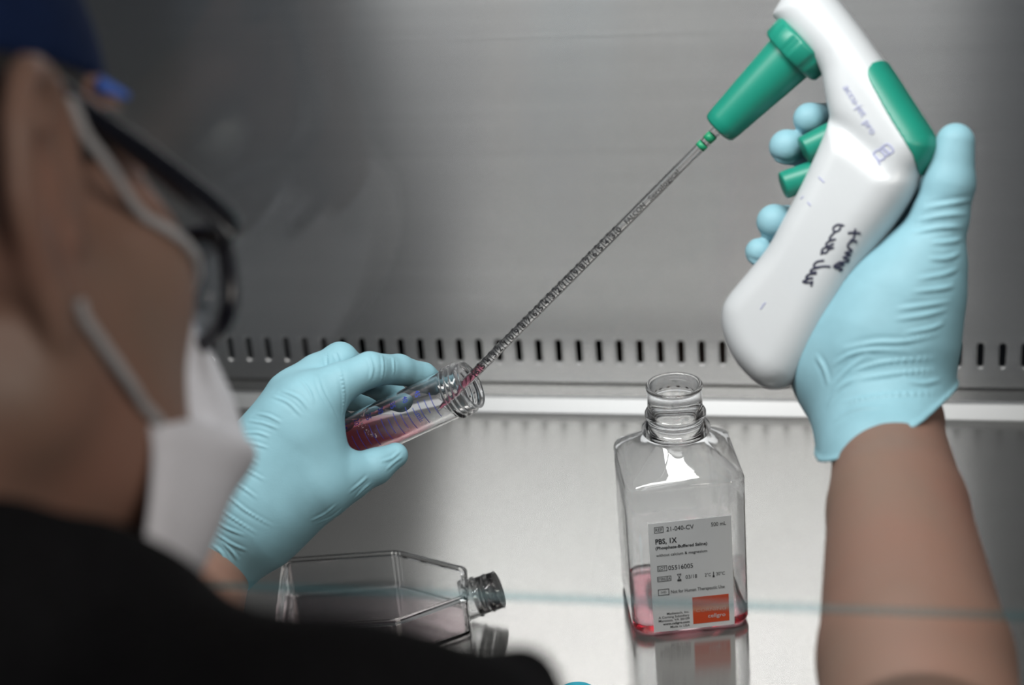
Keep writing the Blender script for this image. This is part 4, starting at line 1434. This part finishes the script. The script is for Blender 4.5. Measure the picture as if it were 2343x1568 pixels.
strL = [c3(s) for s in ([(440, 556), (530, 572), (620, 606)], [(395, 632), (490, 628), (570, 655)], [(345, 690), (450, 690), (560, 722)], [(315, 745), (420, 768), (505, 818)],
                        [(280, 795), (400, 840), (540, 915)], [(262, 880), (380, 940), (495, 1022)], [(240, 955), (330, 1020), (430, 1100), (590, 1192)], [(218, 1040), (330, 1130), (490, 1232)],
                        [(200, 1120), (300, 1195), (420, 1245)], [(130, 1290), (150, 1380), (205, 1470)], [(170, 1260), (210, 1360), (255, 1430)], [(235, 1225), (330, 1290), (430, 1335)],
                        [(100, 1340), (130, 1420), (175, 1490)], [(290, 1290), (350, 1350), (370, 1390)], [(210, 1290), (280, 1350), (300, 1420)],
                        [(820, 1155), (900, 1112), (965, 1060)], [(850, 1172), (940, 1132), (1005, 1080)], [(1045, 985), (1110, 932), (1158, 890)], [(1080, 1020), (1130, 965), (1175, 930)],
                        [(1235, 800), (1300, 780), (1350, 735)], [(1265, 850), (1320, 800), (1365, 770)], [(1158, 165), (1182, 240), (1168, 320)], [(1240, 165), (1247, 240), (1236, 325)], [(1308, 180), (1312, 280)],
                        [(985, 230), (1012, 400), (1000, 540)], [(905, 135), (912, 235)], [(960, 150), (985, 200)], [(850, 285), (880, 380), (935, 480), (975, 570)],
                        [(640, 375), (740, 420), (800, 490)], [(585, 410), (680, 450), (760, 530)], [(740, 300), (800, 370), (830, 450)], [(490, 515), (560, 530), (640, 570)],
                        )]
hand('glove', palmL, fingL, thumbL, cuffL, 0.00072, strokes=strL, amp=0.00055, wid=0.00075, label='light blue glove on the hand round the tube')

# right hand round the controller
wr = at(2022, 935, 0.888)
mr_ = [at(2120, 500, 0.918), at(2090, 575, 0.932), at(2040, 660, 0.940), at(1985, 740, 0.940)]
palmR = [(wr, at(2005, 840, 0.892), 0.0300, 0.0300), (at(2010, 850, 0.893), mr_[0], 0.027, 0.015), (at(1990, 840, 0.897), mr_[1], 0.027, 0.015),
         (at(1965, 840, 0.902), mr_[2], 0.025, 0.014), (at(1935, 850, 0.905), mr_[3], 0.022, 0.013),
         (at(2030, 830, 0.884), at(2115, 600, 0.880), 0.027, 0.0180), (at(2045, 760, 0.882), at(2070, 680, 0.880), 0.0285, 0.026),
         (at(1915, 850, 0.896), at(2000, 700, 0.886), 0.016, 0.016),
         (wr, at(2030, 1010, 0.872), 0.0295, 0.0290), (at(2030, 1010, 0.872), at(2040, 1080, 0.855), 0.0300, 0.0345)]
fingR = [(A3([(2120, 500, 0.918), (2040, 380, 0.940), (1950, 300, 0.942), (1895, 276, 0.930), (1852, 272, 0.910)]), [0.0145, 0.0110, 0.0098, 0.0088, 0.0085]),
         (A3([(2090, 575, 0.932), (2000, 470, 0.952), (1910, 385, 0.950), (1845, 345, 0.932), (1800, 336, 0.912)]), [0.0145, 0.0112, 0.0100, 0.0092, 0.0092]),
         (A3([(2040, 660, 0.940), (1950, 590, 0.956), (1860, 530, 0.952), (1800, 512, 0.932), (1772, 508, 0.912)]), [0.0135, 0.0108, 0.0098, 0.0092, 0.0094]),
         (A3([(1985, 740, 0.940), (1900, 680, 0.954), (1820, 620, 0.950), (1768, 590, 0.932), (1738, 577, 0.914)]), [0.0125, 0.0098, 0.0086, 0.0080, 0.0076])]
thumbR = (A3([(2060, 740, 0.882), (2118, 590, 0.876), (2150, 500, 0.872), (2172, 420, 0.868), (2186, 326, 0.866)]), [0.027, 0.0168, 0.0140, 0.0124, 0.0096])
fr = unit(EL_R - WR_R)
cuffR = (at(2030, 968, 0.868), unit(CR * 0.43 - CU * 0.90 + CF * 0.05))
strR = [c6(s) for s in ([(1120, 535), (1250, 512), (1330, 480)], [(1100, 600), (1230, 586), (1310, 568)], [(1020, 690), (1150, 672), (1290, 650)], [(1010, 742), (1150, 722), (1275, 690)],
                        [(1060, 810), (1180, 790), (1255, 760)], [(740, 892), (900, 862), (1050, 856), (1235, 815)], [(690, 975), (780, 920), (900, 900), (1100, 905)], [(790, 1005), (950, 962), (1210, 940)],
                        [(820, 1048), (1000, 1020), (1215, 1000)], [(685, 1085), (760, 1000), (860, 930)], [(740, 1165), (950, 1130), (1220, 1118)], [(660, 1180), (720, 1090), (810, 1040)],
                        [(1120, 235), (1250, 210), (1380, 200)], [(1090, 300), (1230, 272), (1360, 268)], [(1150, 172), (1280, 150), (1400, 130)], [(1060, 1060), (1150, 1070), (1240, 1050)],
                        [(690, 1260), (800, 1200), (950, 1190)], [(600, 930), (640, 1000), (660, 1080)], [(1180, 430), (1270, 430), (1340, 400)], [(1190, 350), (1280, 345), (1350, 330)])] + [[(1812, 298), (1845, 312), (1885, 298)], [(1822, 308), (1850, 320), (1880, 312)], [(1765, 362), (1800, 374), (1840, 360)], [(1775, 374), (1805, 384), (1838, 374)], [(1735, 535), (1765, 548), (1800, 538)], [(1712, 596), (1735, 604), (1755, 596)]]
hand('glove', palmR, fingR, thumbR, cuffR, 0.00095, strokes=strR, amp=0.0008, wid=0.0011, label='light blue glove on the hand gripping the controller')
